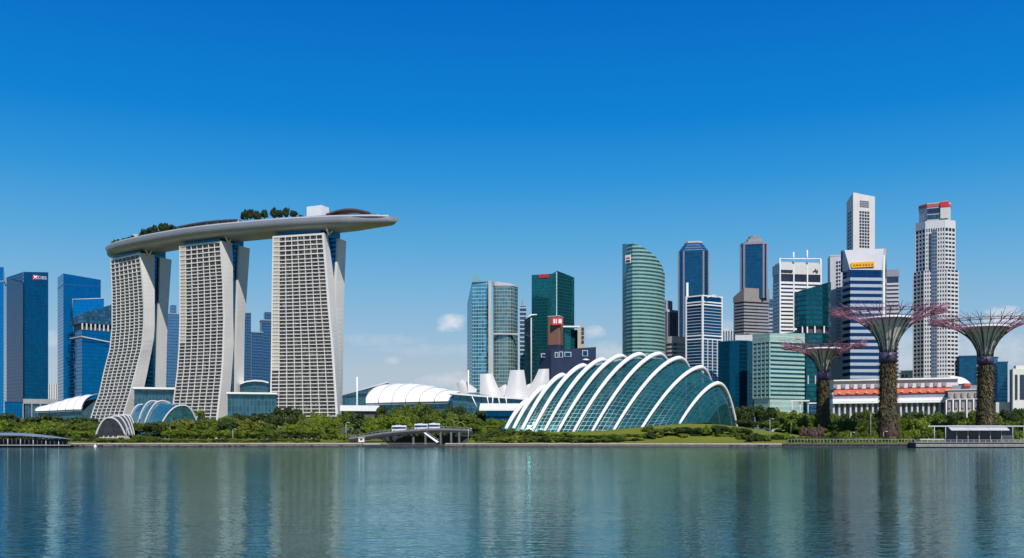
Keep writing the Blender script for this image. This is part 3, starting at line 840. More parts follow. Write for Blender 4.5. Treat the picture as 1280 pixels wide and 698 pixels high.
petal([(637.7, 463), (634.5, 480), (630, 498)], [(655, 462.6), (657, 476), (659, 490), (661.5, 501)], 716, 738)
petal([(673.5, 461.6), (670.5, 468.5), (667, 475.5), (660, 486), (653, 496)], [(686.2, 461.2), (686.6, 480), (687, 501)], 722, 742)
petal([(571, 479), (576, 492)], [(578, 474.5), (588, 481), (601, 490)], 746, 760, 2)
petal([(621, 486), (623, 497)], [(632, 480.5), (642, 497)], 745, 760, 2)
petal([(653, 484), (654, 498)], [(663, 479.5), (674, 496)], 745, 760, 2)
b = MB(); rr = []
for k in range(7):
    a = k / 6; rad = lerp(16, 46, a ** .6) * .5; zc = lerp(ZY(507, 735), ZY(494, 735), a)
    rr.append([(PX(634, 738) + rad * 1.15 * math.cos(q), 738 + rad * .5 * math.sin(q), zc) for q in [2 * math.pi * j / 24 for j in range(24)]])
b.loft(rr, smooth=True); b.build('bowl', museumwhite, museum)
b = MB(); b.tube([P(634, 520, 738), P(634, 506, 738)], 6, 12); b.build('stem', museumwhite, museum)

# glass podiums between the towers
t0 = thing('glass_podium', 'glass podium with white roof edge between the left and middle hotel towers', 'podium', (PX(200, 905), 905, 2))
b = MB(); b.prism(one_face(168, 224, 915, 20), 2, ZY(487, 915)); b.build('hall', podium, t0)
b = MB(); b.prism(one_face(166, 225, 911, 26), ZY(487, 915), ZY(484.6, 915)); b.build('roof_slab', white, t0)
t0 = thing('glass_podium', 'glass podium with white roof edge between the middle and right hotel towers', 'podium', (PX(312, 850), 850, 2))
b = MB(); b.prism(one_face(284.6, 346, 845, 20), 2, ZY(493, 845)); b.build('hall', podium, t0)
b = MB(); b.prism(one_face(283, 347, 842, 24), ZY(493, 845), ZY(490.8, 845)); b.build('roof_slab', white, t0)
t0 = thing('arched_hall', 'glass hall with white bowed roof behind the middle podium', 'hall', (PX(320, 900), 900, 2))
arc = [(300, 480), (308, 477), (318, 475.8), (328, 476.4), (338, 479), (350, 484)]
b = MB(); b.loft([[P(x, 520, 905), P(x, y + 1, 905), P(x, y + 1, 925), P(x, 520, 925)] for x, y in arc]); b.build('hall', podium, t0)
b = MB(); b.loft([[P(x, y + 1, 902), P(x, y - .8, 902), P(x, y - .8, 927), P(x, y + 1, 927)] for x, y in arc]); b.build('roof_shell', white, t0)

# ------------------------------------------------------------------ buildings, left side
def bld(name, label, cat, poly, group=None):
    c = centroid(poly); return thing(name, label, cat, (c[0], c[1], 2.0), group)


D = 1250
pol = two_face(-30, 4.5, 7.5, D, 30, 40); t0 = bld('glass_tower', 'bright blue glass tower cut off by the left edge of the picture', 'skyscraper', pol)
block('glazing', brightblue, t0, pol, 2, [ZY(330, D), ZY(334, D), ZY(348, D), ZY(345, D)]); block('parapet', palegrey, t0, offset(pol, .5), ZY(352, D), ZY(351, D))
D = 1200
pol = two_face(8, 29.4, 60.3, D, 45, 12); t0 = bld('glass_tower', 'dark blue glass tower with a red and white sign near its top', 'skyscraper', pol)
block('glazing', deepblue, t0, pol, 2, [ZY(347, D + 45), ZY(340, D), ZY(340.6, D + 12), ZY(346, D + 50)])
b = MB(); b.tube([(pol[1][0], pol[1][1] - .3, 2), (pol[1][0], pol[1][1] - .3, ZY(340, D))], .55, 5); b.build('corner_mullion', farblue, t0)
pol2 = two_face(8, 28.8, 30, D - 8, 40, 4); block('wing', glassy('ribbed_dark_blue', (.012, .05, .13), (.025, .085, .17), (.01, .04, .1), 4.2, 1.6, .35, .05, .7, .12, .2), t0, pol2, 2, [ZY(348.6, D + 32), ZY(354, D - 8), ZY(354, D - 4), ZY(348.6, D + 40)])
sg = thing('logo_sign', 'red emblem and white DBS letters high on the dark blue left tower', 'sign', (PX(50, D), D + 3, ZY(347, D)))
fd = Vector((pol[2][0] - pol[1][0], pol[2][1] - pol[1][1])).normalized(); fnrm = Vector((fd.y, -fd.x))
def on_face(px, py, out=.5):
    tt = 0.0
    best = min((abs(640 + (pol[1][0] + fd.x * s_) / (pol[1][1] + fd.y * s_) * F - px), s_) for s_ in [k * .1 for k in range(0, 400)])[1]
    x, y = pol[1][0] + fd.x * best + fnrm.x * out, pol[1][1] + fd.y * best + fnrm.y * out
    return Vector((x, y, ZY(py, y)))
def text_mesh(txt, size, depth, loc, rz, mat, name, parent, bold=0.0):
    cu = bpy.data.curves.new('lettering', 'FONT'); cu.body = txt; cu.size = size; cu.extrude = depth; cu.offset = bold
    to = bpy.data.objects.new('lettering', cu); COL.objects.link(to)
    bpy.context.view_layer.update()
    me = bpy.data.meshes.new_from_object(to.evaluated_get(bpy.context.evaluated_depsgraph_get()))
    bpy.data.objects.remove(to)
    me.materials.clear(); me.materials.append(mat)
    ob = bpy.data.objects.new(name, me); COL.objects.link(ob)
    ob.matrix_world = Matrix.Translation(loc) @ Matrix.Rotation(rz, 4, 'Z') @ Matrix.Rotation(R(90), 4, 'X')
    if parent:
        ob.parent = parent; ob.location = Vector(loc) - parent.location
        ob.rotation_euler = (R(90), 0, rz)
    return ob
rz = math.atan2(fd.y, fd.x)
p = on_face(44.3, 347.2, .4); b = MB(); b.box(tuple(p), (5.6, .6, 6.0), rz); b.build('emblem_panel', redpaint, sg)
p = on_face(44.3, 347.2, .8)
for an in (R(45), R(-45)):
    b = MB(); e = Vector((fd.x, fd.y, 0)) * math.cos(an) * 2.6 + Vector((0, 0, 1)) * math.sin(an) * 2.6; b.tube([p - e, p + e], .85, 6); b.build('emblem_stroke', white, sg)
text_mesh('DBS', 5.4, .3, on_face(47.6, 349.0, .5), rz, palegrey, 'letters', sg, .06)

D = 1230
pol = two_face(72, 79.2, 126, D, 40, 18); t0 = bld('glass_tower', 'blue glass tower with a sloping top behind the leftmost hotel tower', 'skyscraper', pol)
block('glazing', blueglass, t0, pol, 2, [ZY(347, D + 40), ZY(342, D), ZY(350, D + 18), ZY(352, D + 58)])
bands(t0, pol, [ZY(356, D)], .5, .4, farblue, 'ledge')
pol = two_face(90, 91, 130, D - 30, 30, 6); t1 = bld('glass_tower', 'lower bright blue glass block with white outline in front of the sloping tower', 'skyscraper', pol)
block('glazing', brightblue, t1, pol, 2, [ZY(376, D), ZY(374.6, D - 30), ZY(373.6, D - 24), ZY(375, D)])
b = MB(); b.tube([(pol[1][0], pol[1][1] - .5, ZY(t_, D - 30)) for t_ in (402, 374.4)] + [(pol[2][0], pol[2][1] - .5, ZY(373.4, D - 24))], .6, 5); b.build('edge_trim', palegrey, t1)
D = 1120
pol = two_face(88, 102, 150, D, 30, 30); t0 = bld('glass_office', 'angular dark glass office with sloping crown and column row beside the leftmost hotel tower', 'office building', pol)
lat = glassy('lattice_glass', (.03, .13, .23), (.015, .05, .09), (.02, .06, .1), 4.0, 3.0, .2, .2, .6, .15, .8, .06)
zc = ZY(404.5, D)
block('upper_floors', lat, t0, pol, ZY(404, D), [ZY(400, D + 30), ZY(391.6, D), ZY(378, D + 30), ZY(386, D + 60)])
block('recessed_floor', darkgrey, t0, offset(pol, -3), ZY(412, D), ZY(404, D) + .01)
pts, d = edge_points(pol, 1, 9)
for k, p in enumerate(pts):
    b = MB(); b.box((p.x + .5, p.y + .8, (ZY(412, D) + ZY(404, D)) / 2), (1.6, 1.0, 7.2), .3); b.build('column', palegrey, t0)
block('lower_floors', blueglass, t0, offset(pol, -.5), 2, ZY(412, D))
pq = two_face(87, 102, 152, D - 3, 30, 30)
b = MB(); b.loft([[(p.x, p.y, z - .5), (p.x, p.y, z + .7), (p.x, p.y + 3, z + .7), (p.x, p.y + 3, z - .5)] for p, z in ((Vector(pq[0]), ZY(420.5, D)), (Vector(pq[1]), ZY(421.2, D)), (Vector(pq[2]), ZY(428, D)))]); b.build('ledge', palegrey, t0)

pol = one_face(60.5, 72, 1500, 30); t0 = bld('far_block', 'small pale block low in the gap between the two left blue towers', 'apartment block', pol)
block('glazing', farblue, t0, pol, 2, ZY(480, 1500)); piers(t0, pol, [(0, 4)], 2, ZY(480, 1500), 2.2, .6, offwhite)
t0 = thing('low_podium', 'low concrete podium with dark openings under the dark blue signed tower', 'podium', (PX(45, 1100), 1100, 2))
pol = one_face(29, 72, 1100, 40); block('hall', podium, t0, offset(pol, -2), 2, ZY(505, 1100)); block('roof_slab', grey, t0, pol, ZY(505, 1100), ZY(499, 1100)); piers(t0, pol, [(0, 4)], 2, ZY(505, 1100), 1.2, .3, slate, 'column')
pol = one_face(6, 29, 1090, 30); t0 = bld('low_glass_block', 'low dark blue glass block at the foot of the dark blue signed tower', 'office building', pol); block('glazing', blueglass, t0, pol, 2, ZY(503, 1090)); block('roof_slab', fardark, t0, offset(pol, .5), ZY(503, 1090), ZY(502.3, 1090))

# seen between the hotel towers
def far_tower(label, xl, xr, top, D, mat, dep=30, crown=None):
    pol = one_face(xl, xr, D, dep, .1); t0 = bld('far_tower', label, 'skyscraper', pol)
    block('glazing', mat, t0, pol, 2, ZY(top, D)); block('roof_edge', grey, t0, offset(pol, .6), ZY(top, D), ZY(top, D) + 1.5)
    if crown:
        b = MB(); b.prism(one_face(crown[0], crown[1], D + 6, dep * .6, .1), ZY(top, D), ZY(crown[2], D)); b.build('crown', mat, t0)
    return t0
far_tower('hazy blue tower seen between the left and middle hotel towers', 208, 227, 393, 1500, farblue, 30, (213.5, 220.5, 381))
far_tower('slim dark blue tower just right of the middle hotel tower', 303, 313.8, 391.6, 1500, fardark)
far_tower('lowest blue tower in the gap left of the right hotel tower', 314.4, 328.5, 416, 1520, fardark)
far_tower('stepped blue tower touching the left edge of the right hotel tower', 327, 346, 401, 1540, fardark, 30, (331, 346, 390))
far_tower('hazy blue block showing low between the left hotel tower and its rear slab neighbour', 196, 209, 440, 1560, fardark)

# ------------------------------------------------------------------ buildings, right side
D = 1150
polA = two_face(584, 590, 613, D + 6, 30, -4); t0 = bld('condominium_tower', 'tall pale blue glass condominium with a pointed fin and cream centre strip', 'skyscraper', polA)
block('left_wing', condoglass, t0, polA, 2, [ZY(380, D + 36), ZY(352, D + 6), ZY(352, D + 2), ZY(372, D + 36)])
polB = rounded(two_face(614.2, 640, 649.5, D - 2, 2, 22), 8); block('right_wing', condowarm, t0, polB, 2, ZY(357, D))
zcap = [lerp(ZY(352, D), ZY(357, D), min(1, max(0, (640 + p[0] / p[1] * F - 614) / 35))) + .5 for p in polB]
block('crown', palegrey, t0, offset(polB, .6), ZY(357.6, D), zcap)
b = MB(); b.box((PX(612.4, D), D - 3, (ZY(352, D) + 20) / 2), (3.2, 5, ZY(352, D) - 20)); b.build('centre_strip', cream, t0)
fa, fb, fc = P(590, 340.5, D + 4), P(590, 353, D + 4), P(607, 352.5, D + 2)
b = MB(); b.loft([[fa, fb, fc, P(597, 347.5, D + 3)], [q + Vector((.4, 3, 0)) for q in (fa, fb, fc, P(597, 347.5, D + 3))]]); b.build('roof_fin', condoglass, t0)
b = MB(); b.box((PX(632, D), D - 2.5, ZY(418, D)), (30, 3, 1.6), .1); b.build('sky_bridge_ledge', palegrey, t0)
pol = one_face(650, 657.5, 1300, 30); t0 = bld('far_tower', 'thin striped tower squeezed right of the pale blue condominium', 'skyscraper', pol)
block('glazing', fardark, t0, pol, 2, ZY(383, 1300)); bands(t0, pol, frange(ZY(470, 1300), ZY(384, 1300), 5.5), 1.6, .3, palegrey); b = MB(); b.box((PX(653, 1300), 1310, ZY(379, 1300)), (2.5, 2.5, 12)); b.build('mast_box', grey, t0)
pol = two_face(655.5, 664, 668, 1120, 14, 22); t0 = bld('glass_tower', 'narrow dark teal tower with white fin left of the green tower', 'skyscraper', pol)
block('glazing', darkteal, t0, pol, 2, ZY(396, 1120)); b = MB(); b.tube([(pol[1][0], pol[1][1] - .6, 2), (pol[1][0], pol[1][1] - .6, ZY(394, 1120))], .8, 5); b.build('edge_fin', palegrey, t0)
b = MB(); b.tube([P(657, 399, 1118), P(664, 394, 1117), P(671, 393.6, 1119)], .8, 5); b.build('roof_edge', white, t0)
D = 1200
pol = two_face(664.6, 695.2, 716.6, D, 12, 26); t0 = bld('glass_tower', 'square dark green glass tower with red lettering at its top left', 'skyscraper', pol)
block('left_face_glazing', tealglass, t0, [pol[0], pol[1], tuple(Vector(pol[1]).lerp(Vector(pol[2]), .06)), pol[3]], 2, [ZY(344, D + 12), ZY(342, D), ZY(342, D), ZY(345, D + 38)])
poli = offset([tuple(Vector(pol[1]).lerp(Vector(pol[2]), .07)), pol[2], pol[3]], .8)
block('right_face_glazing', tealglass, t0, poli, 2, [ZY(338.6, D), ZY(347, D + 26), ZY(345, D + 38)])
b = MB(); b.tube([(pol[1][0] + .6, pol[1][1] - .4, 2), (pol[1][0] + .6, pol[1][1] - .4, ZY(340, D))], .6, 5); b.build('corner_mullion', mintglass, t0)
fd = (Vector(pol[1]) - Vector(pol[0])).normalized(); sg = thing('red_sign', 'red illegible lettering on top of the dark green tower', 'sign', (PX(681, D), D + 2, ZY(345, D)))
for k, px in enumerate((675, 677.6, 680.2, 682.8, 685.4)):
    tq = (px - 664.6) / 30.6; p = Vector(pol[0]).lerp(Vector(pol[1]), tq); b = MB(); b.box((p.x, p.y - .6, ZY(345.4 - (.3 if k % 2 else 0), p.y)), (2.0, .8, 4.6 if k % 2 else 3.8), math.atan2(fd.y, fd.x)); b.build('letter', redpaint, sg)
D = 1050
pol = rounded(two_face(683.6, 700, 704.4, D, 6, 16), 2.5, 3); t0 = bld('brown_block', 'brown clad block with a red and white sign in front of the green tower', 'office building', pol)
block('wall', brown, t0, pol, ZY(431, D), ZY(395.4, D)); block('dark_base', navy, t0, offset(pol, -.3), 2, ZY(431, D)); block('parapet', palegrey, t0, offset(pol, .3), ZY(395.4, D), ZY(394.6, D))
sg = thing('wall_sign', 'red and white sign on the brown block', 'sign', (PX(697, D), D - 2, ZY(402, D)))
b = MB(); b.box((PX(696.8, D), D - 1.2, ZY(402.2, D)), (11.5, .8, 7.6), .1); b.build('panel', redpaint, sg)
for px, wq in ((692.6, 1.6), (695.2, 1.2), (700, 3.4)):
    b = MB(); b.box((PX(px, D), D - 1.9, ZY(402, D)), (wq, .5, 4.6), .1); b.build('mark', white, sg)
D = 1080
pol = two_face(704, 706, 722.5, D, 20, 6); t0 = bld('glass_office', 'small teal glass office with white roof bar and cream pillar behind the navy block', 'office building', pol)
block('glazing', tealglass, t0, pol, 2, ZY(412, D)); b = MB(); b.box((PX(713, D), D - 1, ZY(409, D)), (19, 8, 1.6), .1); b.build('roof_bar', white, t0)
pq = one_face(722, 731, D - 4, 14); block('pillar', beige, t0, pq, 2, ZY(407.4, D))
for y in (412, 417, 422.5, 428): 
    b = MB(); b.box((PX(728, D), D - 4.3, ZY(y, D)), (2.6, .8, 3.2)); b.build('window', ribbon, t0)
D = 980
pol = two_face(674, 689, 745, D, 12, 16); t0 = bld('navy_block', 'low navy clad block with white framed windows behind the conservatory', 'office building', pol)
block('wall', navy, t0, pol, 2, [ZY(439, D + 12), ZY(438, D), ZY(434, D + 16), ZY(435, D + 28)])
def framed(px, py, wpx, hpx):
    tq = (px - 689) / 56.0; p = Vector(pol[1]).lerp(Vector(pol[2]), tq) if tq > 0 else Vector(pol[0]).lerp(Vector(pol[1]), (px - 674) / 15)
    s_ = p.y / F; b = MB(); b.box((p.x, p.y - .3, ZY(py, p.y)), (wpx * s_, .9, hpx * s_), .25); fr = b.build('window', palegrey, t0)
    b = MB(); b.box((p.x, p.y - .6, ZY(py, p.y)), (wpx * s_ - 1.5, 1.0, hpx * s_ - 1.5), .25); b.build('pane', deepblue, fr)
for a in ((681, 444.5, 10, 5), (695.5, 444, 4.5, 7), (701, 443.5, 5, 7.5), (709.5, 443.2, 9, 6), (731, 441.8, 7.5, 7.5)): framed(*a)
b = MB(); p = Vector(pol[1]).lerp(Vector(pol[2]), (732 - 689) / 56); b.tube([(p.x - 3.6, p.y - .8, ZY(450, p.y)), (p.x, p.y - .9, ZY(450, p.y)), (p.x + 3.6, p.y - .4, ZY(450, p.y))], lambda s_: .3 + .9 * math.sin(s_ * math.pi), 8); b.build('oval_sign', white, t0)

# green sail-shaped tower
D = 1100
pts = [(778, D + 26), (783, D + 10), (790.5, D), (798, D - 1), (806, D + 1), (814, D + 5), (821, D + 10), (827, D + 17), (831, D + 26), (815, D + 52), (790, D + 50)]
tops = [305.2, 305, 305, 306.5, 310.5, 316, 322.5, 331, 343, 336, 318]
pol = [(PX(x, d_), d_) for x, d_ in pts]; t0 = bld('sail_tower', 'tall green banded glass tower whose curved top falls to the right', 'skyscraper', pol)
block('glazing', seaglass, t0, pol, 2, [ZY(y, d_) for y, (x, d_) in zip(tops, pts)])
sg = thing('logo_sign', 'small white square logo panel near the top of the green curved tower', 'sign', (PX(785.5, D), D, ZY(324, D)))
b = MB(); b.box((PX(785.6, D), D + 3.6, ZY(323.5, D)), (6.6, 1.2, 9.0), -.7); b.build('panel', white, sg)
b = MB(); b.box((PX(785.6, D), D + 3.0, ZY(326, D)), (5.4, 1.0, 2.4), -.7); b.build('mark', darkgrey, sg)
b = MB(); b.box((PX(785.6, D), D + 3.0, ZY(322, D)), (4.6, 1.0, 1.2), -.7); b.build('mark', redpaint, sg)
D = 1250
pol = two_face(820, 834, 848.5, D, 16, 14); t0 = bld('stone_tower', 'grey stepped tower with dark vertical strips right of the green curved tower', 'skyscraper', pol)
block('glazing', ribbon, t0, pol, 2, ZY(390, D)); piers(t0, pol, [(0, 5), (1, 5)], 2, ZY(389, D), 1.5, .6, grey); block('cornice', palegrey, t0, offset(pol, .8), ZY(390, D), ZY(387, D))
pq = two_face(826, 833, 840, D + 4, 8, 8); block('crown', grey, t0, pq, ZY(387, D), ZY(375, D)); piers(t0, pq, [(0, 3), (1, 3)], ZY(387, D), ZY(376, D), 1.0, .4, palegrey, 'crown_pier')
D = 1220
def octo(xl, xr, D, dep, ch):
    a = one_face(xl, xr, D, dep); out = []
    for i in range(4):
        p = Vector(a[i]); q0 = (Vector(a[i - 1]) - p).normalized(); q1 = (Vector(a[(i + 1) % 4]) - p).normalized()
        out += [tuple(p + q0 * ch), tuple(p + q1 * ch)]
    return out
pol = octo(848.4, 885.4, D, 34, 6); t0 = bld('octagonal_tower', 'tall blue glass tower with grey corner piers and chamfered crown behind the white framed office', 'skyscraper', pol)
block('glazing', shaftglass, t0, pol, 2, ZY(313, D)); piers(t0, pol, [(7, 2), (1, 1), (2, 1), (3, 1), (0, 1)], 2, ZY(314, D), 1.8, .7, slate); 
tp = octo(856, 877.5, D + 6, 22, 4); zb, zt = ZY(313, D), ZY(302.5, D)
b = MB(); b.loft([[(p[0], p[1], zb) for p in pol], [(p[0], p[1], zt) for p in tp]]); b.build('crown', fardark, t0)
block('parapet', palegrey, t0, offset(tp, .4), zt, ZY(300.4, D))
# white framed office
D = 1000
pol = two_face(858, 878.2, 901.8, D, 12, 14); t0 = bld('framed_office', 'blue office with a white exoskeleton frame and corner mast', 'office building', pol)
block('glazing', deepblue, t0, pol, 2, ZY(371, D)); bands(t0, pol, frange(ZY(478, D), ZY(382, D), 3.1), .55, .35, palegrey)
bands(t0, pol, [ZY(370.4, D), ZY(378, D), ZY(381.5, D), ZY(420, D), ZY(424.5, D)], 1.2, .8, white, 'frame_beam')
piers(t0, pol, [(0, 1), (1, 1)], 2, ZY(370.6, D), 1.1, 1.1, white, 'frame_post'); piers(t0, pol, [(1, 4)], 2, ZY(424, D), .6, .9, white, 'frame_strut')
b = MB(); b.box((pol[0][0] + .8, pol[0][1], ZY(362, D)), (2.2, 2.2, 17)); b.build('corner_mast', white, t0)
b = MB(); b.tube([P(884, 372, D - 2), P(893, 369, D + 4), P(901, 373, D + 10)], .5, 5); b.build('roof_frame', white, t0)
D = 1040
pol = rounded(two_face(831.5, 842, 859.5, D, 8, 10), 4); t0 = bld('beige_office', 'low beige banded office with a plain stone top above the conservatory ribs', 'office building', pol)
block('glazing', ribbon, t0, pol, 2, ZY(428, D)); bands(t0, pol, frange(ZY(470, D), ZY(430, D), 4.2), 2.1, .5, beige); block('attic', beige, t0, offset(pol, .7), ZY(429, D), ZY(420.4, D))
# two-stage tower
D = 1230
pol = two_face(917.5, 930, 960.5, D, 14, 12); t0 = bld('stepped_tower', 'slim tower with grey banded base, blue octagonal shaft and stepped crown', 'skyscraper', pol)
block('base_glazing', ribbon, t0, pol, 2, ZY(377, D)); bands(t0, pol, frange(ZY(430, D), ZY(378, D), 4.0), 2.2, .5, grey)
block('shoulder', plain('grey_brown_stone', (.27, .245, .235), .7, var=.12), t0, offset(pol, .7), ZY(377, D), [ZY(370, D), ZY(360, D), ZY(360, D), ZY(368, D)])
po = octo(926, 958.4, D + 8, 30, 4); block('shaft_glazing', shaftglass, t0, po, ZY(372, D), ZY(303.5, D)); piers(t0, po, [(7, 1), (1, 1), (0, 1), (2, 1)], ZY(372, D), ZY(304, D), 2.2, .7, slate)
bands(t0, po, [ZY(304, D)], 2.0, .9, slate, 'cornice')
z0 = ZY(303, D)
for k, (a, c, ya) in enumerate(((930, 955, 300), (932.5, 952.5, 296.5), (935, 950, 293), (938, 947, 291.6))):
    block('crown_step', grey if k % 2 else slate, t0, octo(a, c, D + 10 + k, 22 - 4 * k, 3), z0, ZY(ya, D)); z0 = ZY(ya, D)
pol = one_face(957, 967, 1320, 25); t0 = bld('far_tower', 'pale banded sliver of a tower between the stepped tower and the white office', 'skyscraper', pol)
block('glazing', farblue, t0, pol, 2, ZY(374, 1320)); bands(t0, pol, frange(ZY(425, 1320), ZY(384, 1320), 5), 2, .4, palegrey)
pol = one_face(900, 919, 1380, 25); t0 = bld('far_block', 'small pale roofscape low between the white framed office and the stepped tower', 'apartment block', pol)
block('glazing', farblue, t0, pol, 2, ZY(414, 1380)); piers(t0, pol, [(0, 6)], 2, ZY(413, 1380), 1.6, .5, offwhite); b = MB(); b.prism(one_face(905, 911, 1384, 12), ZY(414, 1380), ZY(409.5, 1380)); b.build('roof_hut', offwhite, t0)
# white banded office
D = 1150
pol = two_face(966.4, 974.8, 1025.8, D, 22, 8); t0 = bld('white_office_tower', 'white office tower with dark ribbon windows and two roof masts', 'skyscraper', pol)
block('glazing', ribbon, t0, pol, 2, ZY(337, D)); bands(t0, pol, frange(ZY(480, D), ZY(351, D), 4.45), 2.5, .5, white)
block('attic', offwhite, t0, offset(pol, .7), ZY(342.6, D), ZY(329.6, D)); piers(t0, pol, [(1, 3)], 2, ZY(329, D), 1.5, 1.1, white)
block('plant_storey', palegrey, t0, offset(pol, -1.5), ZY(329.6, D), ZY(327, D))
for k in (0, 3):
    p = Vector(pol[1]).lerp(Vector(pol[2]), k / 3); b = MB(); b.box((p.x, p.y, ZY(327, D)), (2.0, 2.0, 8)); b.build('roof_post', white, t0)
b = MB(); a, c = Vector(pol[1]), Vector(pol[2]); b.tube([(a.x, a.y, ZY(324, D)), (c.x, c.y, ZY(324, c.y))], .8, 5); b.build('roof_beam', white, t0)
for k, y in ((1, 315), (2, 312)):
    p = a.lerp(c, k / 3); b = MB(); b.tube([(p.x, p.y - .6, ZY(330, D)), (p.x, p.y - .6, ZY(y, D))], .8, 6); b.build('mast', white, t0)
p = a.lerp(c, .12); b = MB(); b.box((p.x + 2, p.y - 1.0, ZY(339, D)), (14, .8, 2.6), .15); b.build('upper_window', ribbon, t0)
p = a.lerp(c, .86)
for q in (((-2.4, -2.4), (0.2, 2.4)), ((.2, 2.4), (1.6, -2.4)), ((-2.6, -.6), (1.8, -.4)), ((2.6, 1.6), (2.6, -2.6))):
    b = MB(); b.tube([(p.x + q[0][0], p.y - 1.4, ZY(337.6, D) + q[0][1]), (p.x + q[1][0], p.y - 1.4, ZY(337.6, D) + q[1][1])], .4, 5); b.build('logo_stroke', darkgrey, t0)
# teal cylinder
D = 1080
pts = [(992.8, D + 16), (999, D + 5), (1008, D - 1), (1018, D - 2), (1028, D + 2), (1035, D + 9), (1038.8, D + 20), (1030, D + 36), (1004, D + 34)]
tops = [366.5, 364.5, 361.5, 358.5, 355.5, 353.2, 353, 356, 362]
pol = [(PX(x, d_), d_) for x, d_ in pts]; t0 = bld('round_glass_tower', 'rounded dark teal glass tower with slanted top and a row of white columns', 'skyscraper', pol)
block('upper_glazing', darkteal, t0, pol, ZY(408, D), [ZY(y, d_) for y, (x, d_) in zip(tops, pts)]); block('recessed_floor', darkgrey, t0, offset(pol, -2.5), ZY(416.5, D), ZY(408, D)); block('lower_glazing', darkteal, t0, pol, 2, ZY(416.5, D))
for px, d_ in ((1003, D + 3), (1009, D), (1018.5, D - 1), (1030, D + 4)):
    b = MB(); b.box((PX(px, d_), d_, ZY(412.2, d_)), (1.3, 1.3, 7.4)); b.build('column', white, t0)
for px, d_ in ((1010, D - 1), (1019, D - 2), (1030, D + 3)):
    b = MB(); b.box((PX(px, d_), d_ - .3, ZY(475, d_)), (1.2, 1.2, 9)); b.build('lower_column', palegrey, t0)
# mint office
D = 900
pol = two_face(941.6, 962.2, 1005, D, 18, 16); t0 = bld('mint_office', 'pale green glass office block with even window bands beside the smallest steel tree', 'office building', pol)
block('glazing', darkteal, t0, pol, ZY(498, D), ZY(427, D)); bands(t0, pol, frange(ZY(498, D), ZY(429, D), 3.92), 2.05, .4, mintglass)
block('attic', mintglass, t0, offset(pol, .5), ZY(427.6, D), [ZY(418, D + 18), ZY(417, D), ZY(417, D + 16), ZY(418, D + 34)]); block('ground_floor', mintglass, t0, offset(pol, -.5), 2, ZY(498, D))
piers(t0, pol, [(0, 4)], ZY(498, D), ZY(428, D), .5, .65, mintglass, 'mullion')
p = Vector(pol[1]).lerp(Vector(pol[2]), .82); b = MB(); b.box((p.x, p.y - .9, ZY(422.6, p.y)), (5.6, .5, 2.2), .38); b.build('sign_plate', beige, t0)
# navy curved block
D = 950
pts = [(898, D + 10), (912, D), (924, D - 4), (934, D - 2), (941.6, D + 6), (936, D + 34), (902, D + 36)]
pol = [(PX(x, d_), d_) for x, d_ in pts]; t0 = bld('curved_glass_block', 'deep blue curved glass block with a white roof box', 'office building', pol)
nv = glassy('navy_curved_glass', (.003, .085, .15), (.003, .06, .11), (.004, .075, .13), 4.0, 1.6, .15, .12, .85, .1, .2, spec=.15)
block('glazing', nv, t0, pol, 2, ZY(426.5, D)); pq = one_face(919, 940.5, D + 6, 18); block('roof_box', offwhite, t0, pq, ZY(427, D), ZY(418, D)); block('parapet', fardark, t0, offset(pol, .3), ZY(427, D), ZY(426, D))
# pale slab with window column
D = 1150
pol = one_face(1037.6, 1056, D, 30, .1); t0 = bld('pale_slab', 'pale grey slab tower with a column of small windows left of the blue striped tower', 'skyscraper', pol)
block('wall', palegrey, t0, pol, 2, ZY(320, D)); block('parapet', offwhite, t0, offset(pol, .4), ZY(320, D), ZY(319, D))
for k in range(27):
    for px in (1046.4, 1049.4):
        b = MB(); y = 328 + k * 4.6; b.box((PX(px, D), D - .3, ZY(y, D)), (1.9, 1.0, 2.0), -.3); b.build('window', ribbon, t0)
# blue striped tower with sloping white head
D = 1080
pol = [(PX(x, d_), d_) for x, d_ in ((1053.2, D + 16), (1063, D), (1101, D + 2), (1106, D + 10), (1104, D + 40), (1058, D + 40))]
t0 = bld('striped_tower', 'blue and silver striped tower with a sloping pale head and yellow sign', 'skyscraper', pol)
stripe = glassy('striped_tower_glass', (.012, .06, .17), (.012, .05, .14), (.02, .08, .18), 4.0, 1.6, .05, .05, .8, .08, .25)
block('glazing', stripe, t0, pol, 2, ZY(337, D)); bands(t0, pol, frange(ZY(490, D), ZY(344, D), 7.1), 3.3, .45, plain('silver_band', (.46, .50, .56), .35, metal=.3, var=.06))
hb = [(p[0], p[1], ZY(337.4, D)) for p in offset(pol, .5)]
top = [(PX(x, d_), d_, ZY(y, d_)) for x, d_, y in ((1053.0, D + 16, 313.5), (1055.6, D + 3, 313), (1105, D + 5, 311), (1106.6, D + 10, 311), (1104, D + 40, 313), (1058, D + 40, 314))]
b = MB(); b.loft([hb, top]); b.build('head', plain('pale_lilac_panels', (.50, .50, .535), .5, var=.05), t0)
b = MB(); b.tube([hb[0], top[0]], 1.6, 4); b.build('head_fin', fardark, t0); b = MB(); b.tube([hb[3], top[3]], 1.3, 4); b.build('head_fin', slate, t0)
b = MB(); b.box((PX(1107.6, D), D + 9, ZY(395, D)), (2.4, 6, 134)); b.build('side_fin', white, t0)
sg = thing('yellow_sign', 'yellow sign with illegible amber lettering on the pale head of the striped tower', 'sign', (PX(1078, D), D - 2, ZY(331, D)))
rzs = .03; b = MB(); b.loft([[P(1064.2, 335, D - 1.3), P(1092.8, 333.4, D - .3), P(1092.8, 326.9, D - .5), P(1064.2, 328.4, D - 1.5)], [P(1064.2, 335, D + 2), P(1092.8, 333.4, D + 2.6), P(1092.8, 326.9, D + 2.6), P(1064.2, 328.4, D + 2)]]); b.build('panel', yellow, sg)
